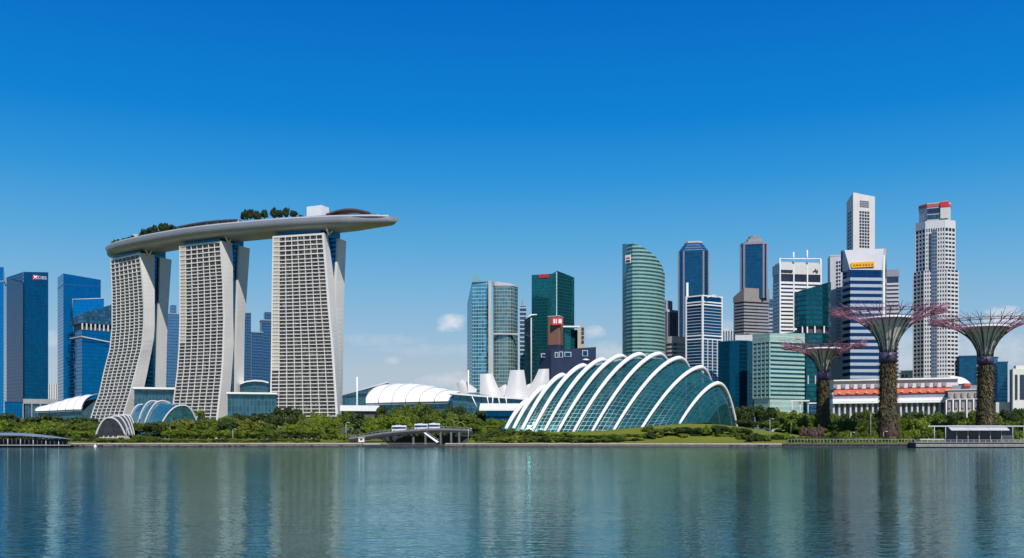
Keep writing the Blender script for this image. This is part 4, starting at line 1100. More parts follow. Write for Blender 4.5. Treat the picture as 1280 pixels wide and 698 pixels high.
for k, wq in enumerate((2.0, 3.0, 2.2, 1.6, 2.6, 1.8, 2.4)):
    px = 1067.4 + k * 3.8; b = MB(); b.box((PX(px, D), D - 1.6 + k * .12, ZY(331.7 - k * .2, D)), (wq * .8, .5, 1.5), .03); b.build('letter', amber, sg)
pol = one_face(1108.5, 1123.2, 1160, 30, .15); t0 = bld('grey_banded_tower', 'grey banded tower with dark top floor right of the striped tower', 'skyscraper', pol)
D = 1160
block('glazing', ribbon, t0, pol, 2, ZY(345, D)); bands(t0, pol, frange(ZY(480, D), ZY(353, D), 4.6), 2.5, .5, palegrey); block('attic', slate, t0, offset(pol, .6), ZY(346, D), ZY(337.4, D))
# tall plain tower behind
D = 1250
pol = two_face(1058.2, 1066.4, 1093.6, D, 26, 10); t0 = bld('plain_tower', 'tall plain pale slab rising behind the striped tower', 'skyscraper', pol)
block('wall', offwhite, t0, pol, 2, [ZY(253, D + 26), ZY(241, D), ZY(246, D + 10), ZY(253, D + 36)]); 
for k in range(6):
    p = Vector(pol[1]).lerp(Vector(pol[2]), .15 + .13 * k); b = MB(); b.box((p.x, p.y + 3, ZY(241.6 + k * .6, D)), (2.4, 2.4, 2.6)); b.build('roof_unit', palegrey, t0)
p0, p1 = Vector(pol[1]), Vector(pol[2]); rzz = math.atan2((p1 - p0).y, (p1 - p0).x)
for k in range(12):
    for q in (.30, .42, .54, .66):
        p = p0.lerp(p1, q + .03); b = MB(); b.box((p.x, p.y - .2, ZY(264.5 + 3.9 * k, D)), (2.7, 1.0, 2.2), rzz); b.build('window', ribbon, t0)
for k in range(4):
    p = p0.lerp(p1, .51); b = MB(); b.box((p.x, p.y - .2, ZY(250.6 + 2.2 * k, D)), (13.5, 1.0, 1.0), rzz); b.build('louvre', slate, t0)
a0, a1 = Vector(pol[0]), Vector(pol[1])
for k in range(20):
    for q in (.3, .6):
        p = a0.lerp(a1, q); b = MB(); b.box((p.x - .2, p.y, ZY(264 + 4.4 * k, D)), (4.0, 1.2, 2.2), math.atan2((a1 - a0).y, (a1 - a0).x)); b.build('side_window', ribbon, t0)
# tallest white tower on the right
D = 1160
def tower_plan(xl, xr, D, ch):
    return octo(xl, xr, D, 46, ch)
lo = tower_plan(1141.2, 1197.6, D, 12); hi = tower_plan(1144.2, 1193.6, D + 3, 11)
t0 = bld('white_grid_tower', 'tallest white tower with a grid of small windows and red trimmed crown on the right', 'skyscraper', lo)
gm = glassy('small_window_glass', (.015, .02, .032), (.012, .016, .025), (.012, .016, .025), 3.8, 1.8, .1, .1, .1, .15, .5, spec=.2)
tw = plain('white_grid_stone', (.60, .60, .61), .6, var=.07)
block('lower_glazing', gm, t0, lo, 2, ZY(338, D)); block('upper_glazing', gm, t0, hi, ZY(338, D), ZY(275, D))
bands(t0, lo, frange(ZY(482, D), ZY(340, D), 4.8), 2.3, .35, tw); bands(t0, hi, [z for z in frange(ZY(338, D), ZY(287, D), 4.8)], 2.3, .35, tw)
bands(t0, hi, [ZY(285, D)], 9.0, .6, tw, 'stone_top')
b = MB(); b.prism(offset(hi, .55), ZY(284.9, D) + 9, ZY(275, D)); b.build('stone_top', tw, t0)
piers(t0, lo, [(1, 9), (0, 3), (2, 3), (7, 3)], 2, ZY(338, D), 1.2, .45, tw); piers(t0, hi, [(1, 8), (0, 3), (2, 3), (7, 3)], ZY(338, D), ZY(276, D), 1.2, .5, tw)
pm = Vector(lo[1]).lerp(Vector(lo[2]), .44); b = MB(); b.box((pm.x, pm.y - .3, ZY(395, D)), (6.0, 1.7, 200), -.42); b.build('centre_strip', glassy('centre_strip_glass', (.10, .14, .2), (.2, .22, .26), (.2, .22, .26), 4.1, 3, .35, .1, .6, .15, .3), t0)
cr_ = octo(1148.6, 1188.4, D + 7, 34, 9); block('crown', palegrey, t0, cr_, ZY(275, D), ZY(253.6, D)); block('crown_cap', plain('red_trim', (.50, .10, .10), .5, var=.2), t0, offset(cr_, .5), ZY(256.8, D), ZY(253.2, D)); block('crown_roof', palegrey, t0, offset(cr_, .7), ZY(253.2, D), ZY(252, D))
pm0, pm1 = Vector(cr_[1]), Vector(cr_[2]); q = pm0.lerp(pm1, .5); b = MB(); b.box((q.x, q.y - .3, ZY(261.5, D)), (16, 1.4, 5), math.atan2((pm1 - pm0).y, (pm1 - pm0).x)); b.build('crown_window', ribbon, t0)
b = MB(); b.box((q.x, q.y - .3, ZY(269, D)), (17, 1.3, 4), math.atan2((pm1 - pm0).y, (pm1 - pm0).x)); b.build('crown_window', podium, t0)
q = pm0.lerp(pm1, .95); b = MB(); b.box((q.x + 3, q.y - .5, ZY(262, D)), (8.5, 5, 20), -.4); b.build('crown_pylon', offwhite, t0)
b = MB(); b.box((q.x + 3, q.y - 1.0, ZY(255, D)), (9.0, 5.4, 6), -.4); b.build('crown_sign', redpaint, t0)
# low blue blocks far right
for i, (xl, xr, top, D, lab) in enumerate(((1198.8, 1221, 446, 1150, 'blue glass block left of the rightmost steel tree trunk'), (1236, 1247.4, 447.5, 1170, 'blue glass block just right of the rightmost steel tree trunk'), (1247, 1259.6, 453.5, 1140, 'lower blue glass block with white base further right of the rightmost steel tree trunk'))):
    pol = one_face(xl, xr, D, 30, .12); t0 = bld('blue_block', lab, 'office building', pol); block('glazing', shaftglass if i != 1 else farblue, t0, pol, 2, ZY(top, D)); block('parapet', fardark, t0, offset(pol, .5), ZY(top, D), ZY(top, D) + 1.2)
    if i == 2: block('base', offwhite, t0, offset(pol, 2), 2, ZY(503, D))
D = 1120
pol = two_face(1262, 1266, 1300, D, 24, 8); t0 = bld('white_block', 'white block with dark window strips at the right edge of the picture', 'office building', pol)
block('wall', offwhite, t0, pol, 2, ZY(461, D)); pq = two_face(1267, 1270, 1300, D + 4, 16, 6); block('upper_wall', offwhite, t0, pq, ZY(461, D), ZY(456.6, D))
for px, wq in ((1270.5, 3), (1279, 6), (1287, 5)):
    b = MB(); b.box((PX(px, D), D + (px - 1266) * .24 - .3, ZY(484, D)), (wq, 1.2, 28), .2); b.build('window', ribbon, t0)

# long low civic building with orange roof
D = 720
t0 = thing('civic_hall', 'long low white civic building with an orange tiled roof behind the steel trees', 'civic building', (PX(1120, D), D, 2))
def strip(x0, x1, ya0, ya1, yb0, yb1, d0, dep, mat, name, d1=None):
    """long horizontal piece: upper edge ya0..ya1, lower edge yb0..yb1"""
    d1 = d0 if d1 is None else d1
    b = MB(); A0, A1 = P(x0, ya0, d0), P(x1, ya1, d0); B0, B1 = P(x0, yb0, d1), P(x1, yb1, d1)
    A0.z = ZY(ya0, d1); A1.z = ZY(ya1, d1)
    off = Vector((0, dep, 0))
    b.loft([[B0, B1, A1, A0], [B0 + off, B1 + off, A1 + off, A0 + off]]); return b.build(name, mat, t0)
strip(1040, 1214, 491, 490, 525, 525, D + 5, 30, palegrey, 'wall')
strip(1041, 1192, 502.4, 500.5, 504.8, 503, D - 1, 8, white, 'lower_cornice')
strip(1041, 1190, 499.0, 496.5, 502.2, 500.3, D + .5, 8, white, 'cornice')
strip(1041, 1190, 493.5, 490.2, 499.0, 496.5, D + 2, 8, slate, 'slate_roof')
strip(1043, 1191, 486.6, 483.4, 493.8, 490.4, D + 9, 10, tile, 'orange_roof', D + 1)
strip(1043, 1198, 476.4, 473.5, 486.8, 483.6, D + 8, 20, offwhite, 'upper_wall')
strip(1042, 1199, 475.2, 471.6, 476.6, 473.7, D + 6, 26, white, 'upper_cornice')
for k in range(13):
    px = 1049 + k * 11.2
    if px > 1188: break
    yy = lerp(491, 487.4, (px - 1043) / 148)
    b = MB(); a = P(px - 1.8, yy + 1.4, D + .6); c = P(px + 2.0, yy + 1.4, D + .6); e = P(px + .6, yy - 1.6, D + .6); off = Vector((0, 5, 0)); b.loft([[a, c, e], [a + off, c + off, e + off]]); b.build('dormer', tilelight, t0)
for k in range(14):
    px = 1048 + k * 10.6; yy = lerp(482.6, 479.8, (px - 1043) / 148)
    if px < 1194:
        b = MB(); b.box((PX(px, D), D + 7.8, ZY(yy, D)), (3.0, 1.2, 2.3)); b.build('upper_window', slate, t0)
for k in range(22):
    px = 1043 + k * 7.0
    b = MB(); b.box((PX(px, D), D + 2.4, (ZY(505, D) + 2) / 2 + .8), (1.3, 2.2, ZY(505, D) - 2)); b.build('column', palegrey, t0)
    if k < 21:
        b = MB(); b.box((PX(px + 3.5, D), D + 4.6, ZY(509.8, D)), (2.2, 1.4, 3.6)); b.build('window', slate, t0)
# domed white end of the long upper floor
b = MB(); rr = []
for k in range(9):
    x = 1188 + 25 * k / 8; h_ = 470.6 + 8.5 * (k / 8) ** 3.2
    rr.append([P(x, 480, D + 9), P(x, h_, D + 10), P(x, h_, D + 24), P(x, 480, D + 25)])
b.loft(rr); b.build('rounded_end', white, t0)
D = 705
t0 = thing('stone_pavilion', 'beige classical stone wing at the right end of the orange roofed building', 'civic building', (PX(1203, D), D, 2))
block('wall', beige, t0, one_face(1184.6, 1222, D, 20), 2, ZY(488, D)); block('cornice', offwhite, t0, one_face(1183.6, 1223, D - 1, 22), ZY(499.8, D), ZY(498.4, D)); block('upper_cornice', offwhite, t0, one_face(1184, 1222.6, D - .6, 21), ZY(488, D), ZY(486.6, D))
block('hip_roof', slate, t0, one_face(1190, 1222, D + 3, 14), ZY(486.6, D), ZY(481.6, D)); b = MB(); b.box((PX(1210, D), D + 2, ZY(481, D)), (5, 3, 2)); b.build('roof_hatch', tile, t0)
for k in range(5):
    px = 1189 + 7 * k
    for y in (494.2, 506.5):
        b = MB(); b.box((PX(px, D), D - .2 + (px - 1203) * -.25, ZY(y, D)), (1.7, 1.2, 3.0 if y < 500 else 4.4)); b.build('window', slate, t0)
for k in range(6):
    px = 1185.6 + 7.1 * k; b = MB(); b.tube([(PX(px, D), D - .9 + (px - 1203) * -.25, 2), (PX(px, D), D - .9 + (px - 1203) * -.25, ZY(499.8, D))], .5, 8); b.build('column', offwhite, t0)
# small fillers around the mint office and civic hall
D = 800
pol = one_face(1033, 1043, D, 18); t0 = bld('striped_annex', 'small white striped annex left of the orange roofed building', 'annex', pol); block('glazing', ribbon, t0, pol, 2, ZY(494, D)); bands(t0, pol, frange(ZY(522, D), ZY(494.5, D), 3.2), 1.8, .3, offwhite)
t0 = thing('porch_canopy', 'thin white canopy in front of the pale green office', 'canopy', (PX(1000, 860), 860, 2))
b = MB(); b.prism(one_face(988, 1012, 860, 14), ZY(502, 860), ZY(500.4, 860)); b.build('canopy', white, t0)
for px in (990, 1000, 1010):
    b = MB(); b.tube([P(px, 530, 862), P(px, 502, 862)], .5, 6); b.build('post', palegrey, t0)
pol = one_face(1010, 1034, 900, 20); t0 = bld('dark_annex', 'low dark annex with white roof edge beside the smallest steel tree', 'annex', pol); block('wall', fardark, t0, pol, 2, ZY(505, 900)); block('roof_slab', white, t0, offset(pol, .8), ZY(505, 900), ZY(503.4, 900))
pol = one_face(1119, 1142, 1200, 30); t0 = bld('green_roofed_block', 'pale cornice block low between the striped tower and the tallest white tower', 'office building', pol); block('wall', offwhite, t0, pol, 2, ZY(466, 1200)); block('parapet', mintglass, t0, offset(pol, 1), ZY(466, 1200), ZY(463.4, 1200))
for px in (1123, 1128, 1133, 1138):
    b = MB(); b.box((PX(px, 1200), 1199.5, ZY(470, 1200)), (2.4, 1.4, 3)); b.build('window', ribbon, t0)

# ------------------------------------------------------------------ steel trees
ribsteel = plain('weathered_rib_steel', (.09, .10, .075), .6, var=.3, scale=.6)
def steel_tree(label, xc, D, ybase, ycol0, ycol1, yrim, wbase, wcol, wrim, wtip, ytip, nb, seed):
    rnd = random.Random(seed); s = D / F; cx = PX(xc, D); gz = 2.4
    root = thing('steel_tree', label, 'steel tree', (cx, D, gz), 'trumpet shaped steel trees')
    zc0, zc1, zr, ztip = ZY(ycol0, D), ZY(ycol1, D), ZY(yrim, D), ZY(ytip, D)
    rb, rc, rr_, rt = wbase * s / 2, wcol * s / 2, wrim * s / 2, wtip * s / 2
    ring = lambda rad, z, n=20: [(cx + rad * math.cos(2 * math.pi * k / n), D + rad * math.sin(2 * math.pi * k / n), z) for k in range(n)]
    b = MB(); b.loft([ring(rb * .95, gz - .5), ring(rb * .86, gz + 5), ring(rc * .86, lerp(gz, zc0, .55)), ring(rc * .82, zc0)], smooth=True)
    b.build('trunk', plain('trunk_concrete_' + str(seed), (.05, .045, .03), .9, var=.3, scale=.5), root)
    # planting on the trunk: real leaves in vertical clumps
    n = 7000; vs = np.zeros((n * 4, 3)); tint = np.zeros(n)
    rng = np.random.default_rng(seed)
    for k in range(n):
        a = rng.uniform(0, 2 * math.pi); f = rng.uniform(0, 1) ** 1.1; z = lerp(gz, zc0, f)
        band = int(a / (2 * math.pi) * 30)
        rad = lerp(rb * .9, rc * .84, min(1, f * 1.7) ** .8) + rng.uniform(0, .5)
        c = np.array([cx + rad * math.cos(a), D + rad * math.sin(a), z])
        e = np.array([-math.sin(a), math.cos(a), 0]); up = np.array([math.cos(a) * .5, math.sin(a) * .5, -1.0])
        h1, h2 = rng.uniform(.14, .32), rng.uniform(.5, 1.5)
        q = rng.normal(0, .35, 3)
        e = e + q * .6; up = up + q
        vs[k * 4:(k + 1) * 4] = [c - e * h1, c + e * h1, c + e * h1 * .5 + up * h2, c - e * h1 * .5 + up * h2]
        hsh = math.sin(band * 12.9 + int(f * 3) * 4.1 + seed) * 43758.5; hsh -= math.floor(hsh)
        tint[k] = min(1, max(0, .55 * hsh + rng.uniform(0, .5)))
    me = bpy.data.meshes.new('planting'); me.from_pydata([tuple(q - np.array(root.location)) for q in vs], [], [[4 * k + j for j in range(4)] for k in range(n)])
    at = me.attributes.new('tint', 'FLOAT', 'FACE'); at.data.foreach_set('value', tint.astype(np.float32)); me.materials.append(planting)
    ob = bpy.data.objects.new('planting', me); COL.objects.link(ob); ob.parent = root; ob['kind'] = 'stuff'
    b = MB(); b.loft([ring(rc * 1.06, zc0), ring(rc * 1.1, (zc0 + zc1) / 2), ring(rc * 1.08, zc1)], smooth=True); b.build('collar', violet, root)
    # concrete funnel
    prof = []
    for k in range(9):
        f = k / 8; prof.append((lerp(rc * .78, rr_ * .93, f ** 1.55), lerp(zc1 - .3, zr - .3, f)))
    b = MB(); b.loft([ring(r_, z, 28) for r_, z in prof], smooth=True); b.build('funnel', funnelm, root)
    b = MB(); b.tube(ring(rr_ * .97, zr, 36) + [ring(rr_ * .97, zr, 36)[0]], .55, 6); b.build('rim_ring', white, root)
    # steel branches
    def bp(a, f, rad_tip, ztp):
        r_ = lerp(rc * 1.0, rad_tip, f ** 1.9) if False else rc * 1.02 + (rad_tip - rc) * (1 - (1 - f) ** .62 if f < 1 else 1)
        z = zc1 + (ztp - zc1) * (1 - (1 - f) ** 1.7)
        return r_, z
    K = 12
    for i in range(nb):
        a = 2 * math.pi * i / nb + .05
        rtip = rt * rnd.uniform(.95, 1.03); pts = []
        for k in range(K + 1):
            f = k / K
            # quarter-ellipse trumpet: rises steeply, then spreads flat
            an = f * math.pi / 2
            r_ = rc + (rtip - rc) * (1 - math.cos(an)) ** .92; z = zc1 + (ztip - zc1) * math.sin(an) ** .95
            pts.append((cx + r_ * math.cos(a), D + r_ * math.sin(a), z))
        b = MB(); b.tube(pts[:6], .16, 5); br = b.build('lower_branch', ribsteel, root)
        b = MB(); b.tube(pts[5:], lambda s_: .26 - .1 * s_, 5); br = b.build('branch', purple, root)
        # forked twigs at the end
        b = MB(); p0 = Vector(pts[-4])
        for sg_, ln, up_ in ((-1, 1.0, 1.6), (1, 1.0, .6), (-.4, 1.0, 3.0), (.45, 1.0, 2.2)):
            a2 = a + sg_ * .5 * 2 * math.pi / nb; e = Vector((cx + rtip * 1.0 * math.cos(a2), D + rtip * math.sin(a2), ztip + up_ + rnd.uniform(-.3, 1.2)))
            b.tube([p0, p0.lerp(e, .5) + Vector((0, 0, .5)), e], lambda s_: .17 - .08 * s_, 4)
        b.build('twig', purple, br)
    def cpt(a, f):
        an = f * math.pi / 2; r_ = rc + (rt - rc) * (1 - math.cos(an)) ** .92
        return (cx + r_ * math.cos(a), D + r_ * math.sin(a), zc1 + (ztip - zc1) * math.sin(an) ** .95)
    for sg2 in (-1, 1):
        b = MB()
        for i in range(nb):
            a = 2 * math.pi * i / nb + .05; st = sg2 * 2 * math.pi / nb
            b.tube([cpt(a, .5), cpt(a + st * .55, .64), cpt(a + st, .77)], .085, 4); b.tube([cpt(a, .77), cpt(a + st * .5, .86), cpt(a + st * .8, .98)], .08, 4)
        b.build('lattice', purple, root)
    for k, f in enumerate((.66, .8, .93)):
        an = f * math.pi / 2; r_ = rc + (rt - rc) * (1 - math.cos(an)) ** .92; z = zc1 + (ztip - zc1) * math.sin(an) ** .95
        q = ring(r_, z, 40); b = MB(); b.tube(q + [q[0]], .15, 4); b.build('hoop', purple, root)
    # vertical steel ribs on the funnel
    for i in range(10):
        a = 2 * math.pi * (i + .5) / 10; pts = [(cx + (r_ + .35) * math.cos(a), D + (r_ + .35) * math.sin(a), z) for r_, z in prof]
        b = MB(); b.tube(pts, .26, 4); b.build('funnel_rib', darkgrey, root)
    return root


steel_tree('smallest of the three trumpet-shaped steel trees, left of the pair', 1028.8, 520, 528, 475, 465, 437, 17, 14, 43, 106, 434.5, 22, 3)
steel_tree('middle trumpet-shaped steel tree, with the widest fully visible purple canopy', 1110, 480, 525, 454, 441, 399, 27, 20, 57, 142, 391.5, 26, 5)
steel_tree('rightmost trumpet-shaped steel tree, canopy cut by the picture edge', 1231.5, 490, 525, 456, 446, 410, 25, 18, 56, 136, 402.5, 26, 8)

# ------------------------------------------------------------------ waterside pavilions, bridge, vehicles
t0 = thing('waterside_pavilion', 'long grey-roofed pavilion on posts over the water at the left edge', 'pavilion', (PX(30, 440), 440, 0))
prof = [(-40, 541.2), (0, 541.0), (28, 541.4), (50, 543.2), (70, 545.8), (92, 549.2)]
b = MB(); b.loft([[P(x, y + 3.4 * min(1, (95 - x) / 45), 434), P(x, y + 3.2 * min(1, (95 - x) / 45), 434), P(x, y, 441), P(x, y + .3, 448)] for x, y in prof]); b.build('roof', plain('zinc_roof', (.24, .28, .33), .45, metal=.3, var=.15), t0)
b = MB(); b.prism([(PX(-45, 434), 434.5), (PX(88, 434), 434.5), (PX(88, 449), 449), (PX(-45, 449), 449)], .7, 1.1); b.build('deck', grey, t0)
b = MB(); b.prism([(PX(-45, 446), 446), (PX(85, 446), 446), (PX(85, 448), 448), (PX(-45, 448), 448)], 1.1, 3.6); b.build('back_wall', darkgrey, t0)
for k in range(24):
    px = -38 + k * 5.3; yr = lerp(544.6, 550, max(0, (px - 45) / 45))
    b = MB(); b.tube([(PX(px, 435.4), 435.4, -.8), (PX(px, 435.4), 435.4, ZY(yr, 435.4))], .2, 6); b.build('post', darkgrey if k % 3 else palegrey, t0)

t0 = thing('waterside_pavilion', 'open glass pavilion with slanted white roof panels on the right quay', 'pavilion', (PX(1215, 432), 432, 2))
b = MB(); b.loft([[P(x, 533.6, 432), P(x, 532.2, 432), P(x, 532.2, 444), P(x, 533.6, 444)] for x in (1160, 1300)]); b.build('flat_roof', palegrey, t0)
for a, c in ((1184, 1207.6), (1208, 1232.6), (1233, 1257)):
    b = MB(); q = [P(a + 5, 538.2, 427), P(c + 5, 538.2, 427), P(c - 1, 532.8, 436), P(a - 1, 532.8, 436)]; u_1 = Vector((0, .1, .25)); b.loft([q, [k + u_1 for k in q]]); b.build('roof_panel', palegrey, t0)
b = MB(); b.prism([(PX(1180, 435), 435), (PX(1268, 435), 435), (PX(1268, 442), 442), (PX(1180, 442), 442)], 2, ZY(534, 435)); b.build('glass_room', darkgrey, t0)
for k in range(9):
    px = 1168 + k * 14; b = MB(); b.tube([(PX(px, 429), 429, 1.8), (PX(px, 429), 429, ZY(534 if not 1190 < px < 1262 else 538.4, 429))], .14, 6); b.build('post', palegrey, t0)
b = MB(); b.box((PX(1165, 428), 428, 3.5), (10.5, .5, .35)); b.build('counter', palegrey, t0)
t0 = thing('timber_quay', 'slatted grey timber quay with railing under the right pavilion', 'quay', (PX(1220, 423), 423, 0))
a, c = PX(1143.2, 423), PX(1310, 423)
for k, z in enumerate((.45, 1.05, 1.65)):
    b = MB(); b.prism([(a, 421.4 + .1 * k), (c, 421.4 + .1 * k), (c, 422.2), (a, 422.2)], z, z + .42); b.build('fender_beam', plain('timber_' + str(k), (.38, .35, .33), .8, var=.3, scale=.8), t0)
b = MB(); b.prism([(a, 422.2), (c, 422.2), (c, 430), (a, 430)], -1, 2.06); b.build('quay_body', darkwall, t0)
b = MB(); b.prism([(a, 421.2), (c, 421.2), (c, 430), (a, 430)], 2.07, 2.25); b.build('deck', grey, t0)
for k in range(24):
    x = lerp(a, c, k / 23); b = MB(); b.box((x, 421.7, 2.8), (.14, .14, 1.1)); b.build('rail_post', palegrey, t0)
for z in (2.75, 3.3):
    b = MB(); b.tube([(a, 421.7, z), (c, 421.7, z)], .06, 5); b.build('rail', palegrey, t0)
t0 = thing('railing', 'low metal railing along the dark quay below the middle steel tree', 'railing', (PX(1060, 436), 436, 2.2))
a, c = PX(985, 436), PX(1143, 436)
for k in range(40):
    x = lerp(a, c, k / 39); b = MB(); b.box((x, 436, 2.9), (.12, .12, 1.4)); b.build('post', palegrey, t0)
b = MB(); b.tube([(a, 436, 3.5), (c, 436, 3.5)], .07, 5); b.build('rail', palegrey, t0)

bridge = thing('road_bridge', 'low grey road bridge crossing the inlet right of the hotel towers', 'bridge', (PX(515, 475), 475, 0))
path_ = [(436, 549, 468), (455, 546.2, 469), (475, 543, 470), (495, 540.6, 471), (515, 538.8, 473), (535, 537.6, 475), (555, 537.4, 477), (575, 538, 480), (590, 538.8, 484)]
b = MB(); b.loft([[P(x, y, d_) + Vector((0, 0, -1.5)), P(x, y, d_) + Vector((0, -.6, -.3)), P(x, y, d_), P(x, y, d_) + Vector((0, 11, 0)), P(x, y, d_) + Vector((0, 11, -1.5))] for x, y, d_ in path_]); b.build('deck', darkgrey, bridge)
b = MB(); b.loft([[P(x, y, d_) + Vector((0, -.4, -.1)), P(x, y, d_) + Vector((0, -.4, .75)), P(x, y, d_) + Vector((0, -.1, .75)), P(x, y, d_) + Vector((0, -.1, -.1))] for x, y, d_ in path_]); b.build('parapet', plain('weathered_parapet', (.17, .17, .175), .8, var=.3, scale=.6), bridge)
for k in range(30):
    x = 440 + k * 5; y, d_ = (np.interp(x, [q[0] for q in path_], [q[1] for q in path_]), np.interp(x, [q[0] for q in path_], [q[2] for q in path_]))
    b = MB(); p = P(x, y, d_); b.box((p.x, p.y - .25, p.z + 1.0), (.14, .2, .9)); b.build('rail_post', grey, bridge)
b = MB(); b.tube([P(x, y, d_) + Vector((0, -.25, 1.45)) for x, y, d_ in path_], .07, 5); b.build('rail', grey, bridge)
for x, y, wd in ((488, 542.6, .9), (517, 540, .9), (532, 539.4, .8), (551, 539, .8), (564, 539.2, .8), (574, 539.6, .8)):
    b = MB(); p = P(x, y, 476); b.box((p.x, 477.5, (p.z - .4) / 2), (wd, 6, p.z - .4)); b.build('pier', plain('pier_concrete', (.13, .13, .13), .8, var=.3, scale=.5), bridge)
for x0, x1 in ((492, 502), (484, 476)):
    b = MB(); b.tube([P(x0, 552, 474), P(x1, 543, 474)], .4, 6); b.build('brace', grey, bridge)
b = MB(); b.box((PX(532, 485), 485, 1.9), (42, 1, 6.0)); b.build('shade_dark_abutment', darkwall, bridge)  # long back wall, its dark colour stands in for shade beneath the deck
t0 = thing('stair_ramp', 'white diagonal stair ramp descending to the water beside the bridge', 'stair', (PX(538, 466), 466, 1))
q = [P(529.5, 541.2, 466.4), P(531.5, 540.8, 466.4), P(548.5, 552.6, 458), P(546, 553.6, 458)]; o_ = Vector((0, 1.6, 0)); b = MB(); b.loft([q, [k + o_ for k in q]]); b.build('flight', white, t0)
b = MB(); b.tube([q[1] + Vector((0, 0, .9)), q[2] + Vector((0, 0, .9))], .06, 5); b.build('handrail', palegrey, t0)
for k in range(5):
    p = q[1].lerp(q[2], (k + .5) / 5); b = MB(); b.tube([p, p + Vector((0, 0, .9))], .05, 5); b.build('baluster', palegrey, t0)
t0 = thing('kiosk', 'tiny white kiosk at the left end of the road bridge', 'kiosk', (PX(452, 464), 464, 2)); b = MB(); b.box((PX(452, 464), 464, 3.1), (2.6, 2, 2.0)); b.build('booth', white, t0); b = MB(); b.box((PX(452, 464), 464, 4.2), (3.1, 2.5, .22)); b.build('roof', palegrey, t0); b = MB(); b.box((PX(452, 464), 462.97, 3.3), (1.3, .12, .8)); b.build('window', ribbon, t0)

def bus(px, L, label):
    y, d_ = np.interp(px, [q[0] for q in path_], [q[1] for q in path_]), np.interp(px, [q[0] for q in path_], [q[2] for q in path_]) + 4.5
    z = ZY(y, d_ - 4.5) + .02; x = PX(px, d_); t0 = thing('shuttle_bus', label, 'bus', (x, d_, z), 'white buses on the bridge')
    b = MB(); pol = rounded([(x - L / 2, d_ - 1.2), (x + L / 2, d_ - 1.2), (x + L / 2, d_ + 1.2), (x - L / 2, d_ + 1.2)], .4, 3); b.prism(pol, z + .4, z + 3.1); bo = b.build('body', white, t0)
    b = MB(); b.box((x, d_ - 1.2, z + 1.95), (L * .93, .1, .95)); b.build('window', deepblue, t0)
    b = MB(); b.box((x + L / 2, d_, z + 1.9), (.1, 2.0, 1.2)); b.build('windscreen', deepblue, t0)
    b = MB(); b.box((x - .4, d_, z + 3.2), (L * .4, 1.4, .22)); b.build('roof_unit', palegrey, t0)
    for sx in (-.32, .32):
        for sy in (-1.1, 1.1):
            b = MB(); b.tube([(x + sx * L, d_ + sy - .12, z + .45), (x + sx * L, d_ + sy + .12, z + .45)], .45, 12, smooth=False); b.build('wheel', darkgrey, t0)
bus(499, 7.0, 'leftmost white bus crossing the road bridge'); bus(526.5, 6.4, 'middle white bus crossing the road bridge'); bus(543, 5.4, 'rightmost and shortest white bus on the road bridge')

b0 = MB(); b0.loft([[(PX(119, 444) + r_ * math.cos(q), 444 + r_ * math.sin(q), z) for q in [k * math.pi / 5 for k in range(10)]] for r_, z in ((.5, -.2), (.75, .1), (.6, .45), (.2, .9), (.12, 1.2))], smooth=True)
tag(b0.build('buoy', white), 'small white buoy floating off the left shore', 'buoy')

def lamp_post(px, D, ytop, label):
    x = PX(px, D); z0 = ground_z(x, D); t0 = thing('street_lamp', label, 'street lamp', (x, D, z0), 'slim street lamps along the shore')
    zt_ = ZY(ytop, D); b = MB(); b.tube([(x, D, z0 - .2), (x, D, zt_)], lambda s_: .13 - .05 * s_, 6); b.build('pole', palegrey, t0)
    b = MB(); b.tube([(x, D, zt_), (x + .5, D - .2, zt_ + .25), (x + 1.3, D - .4, zt_ + .2)], .07, 5); b.build('arm', palegrey, t0); b = MB(); b.box((x + 1.4, D - .4, zt_ + .12), (.8, .3, .16)); b.build('lamp_head', white, t0)
for px, D, y, lab in ((432.5, 470, 529, 'slim street lamp left of the road bridge'), (585.5, 470, 536, 'slim street lamp at the right end of the road bridge'), (962.5, 466, 524, 'slim street lamp below the dark tree right of the conservatory'),
                      (1088.5, 474, 517, 'slim street lamp left of the middle steel tree'), (1063.5, 463, 541, 'short street lamp on the dark quay near the smallest steel tree'), (1104.5, 463, 540, 'short street lamp below the middle steel tree'), (291, 466, 537, 'slim street lamp in front of trees below the middle hotel tower'), (158, 464, 536, 'slim street lamp beside the small silver vault')):
    lamp_post(px, D, y, lab)

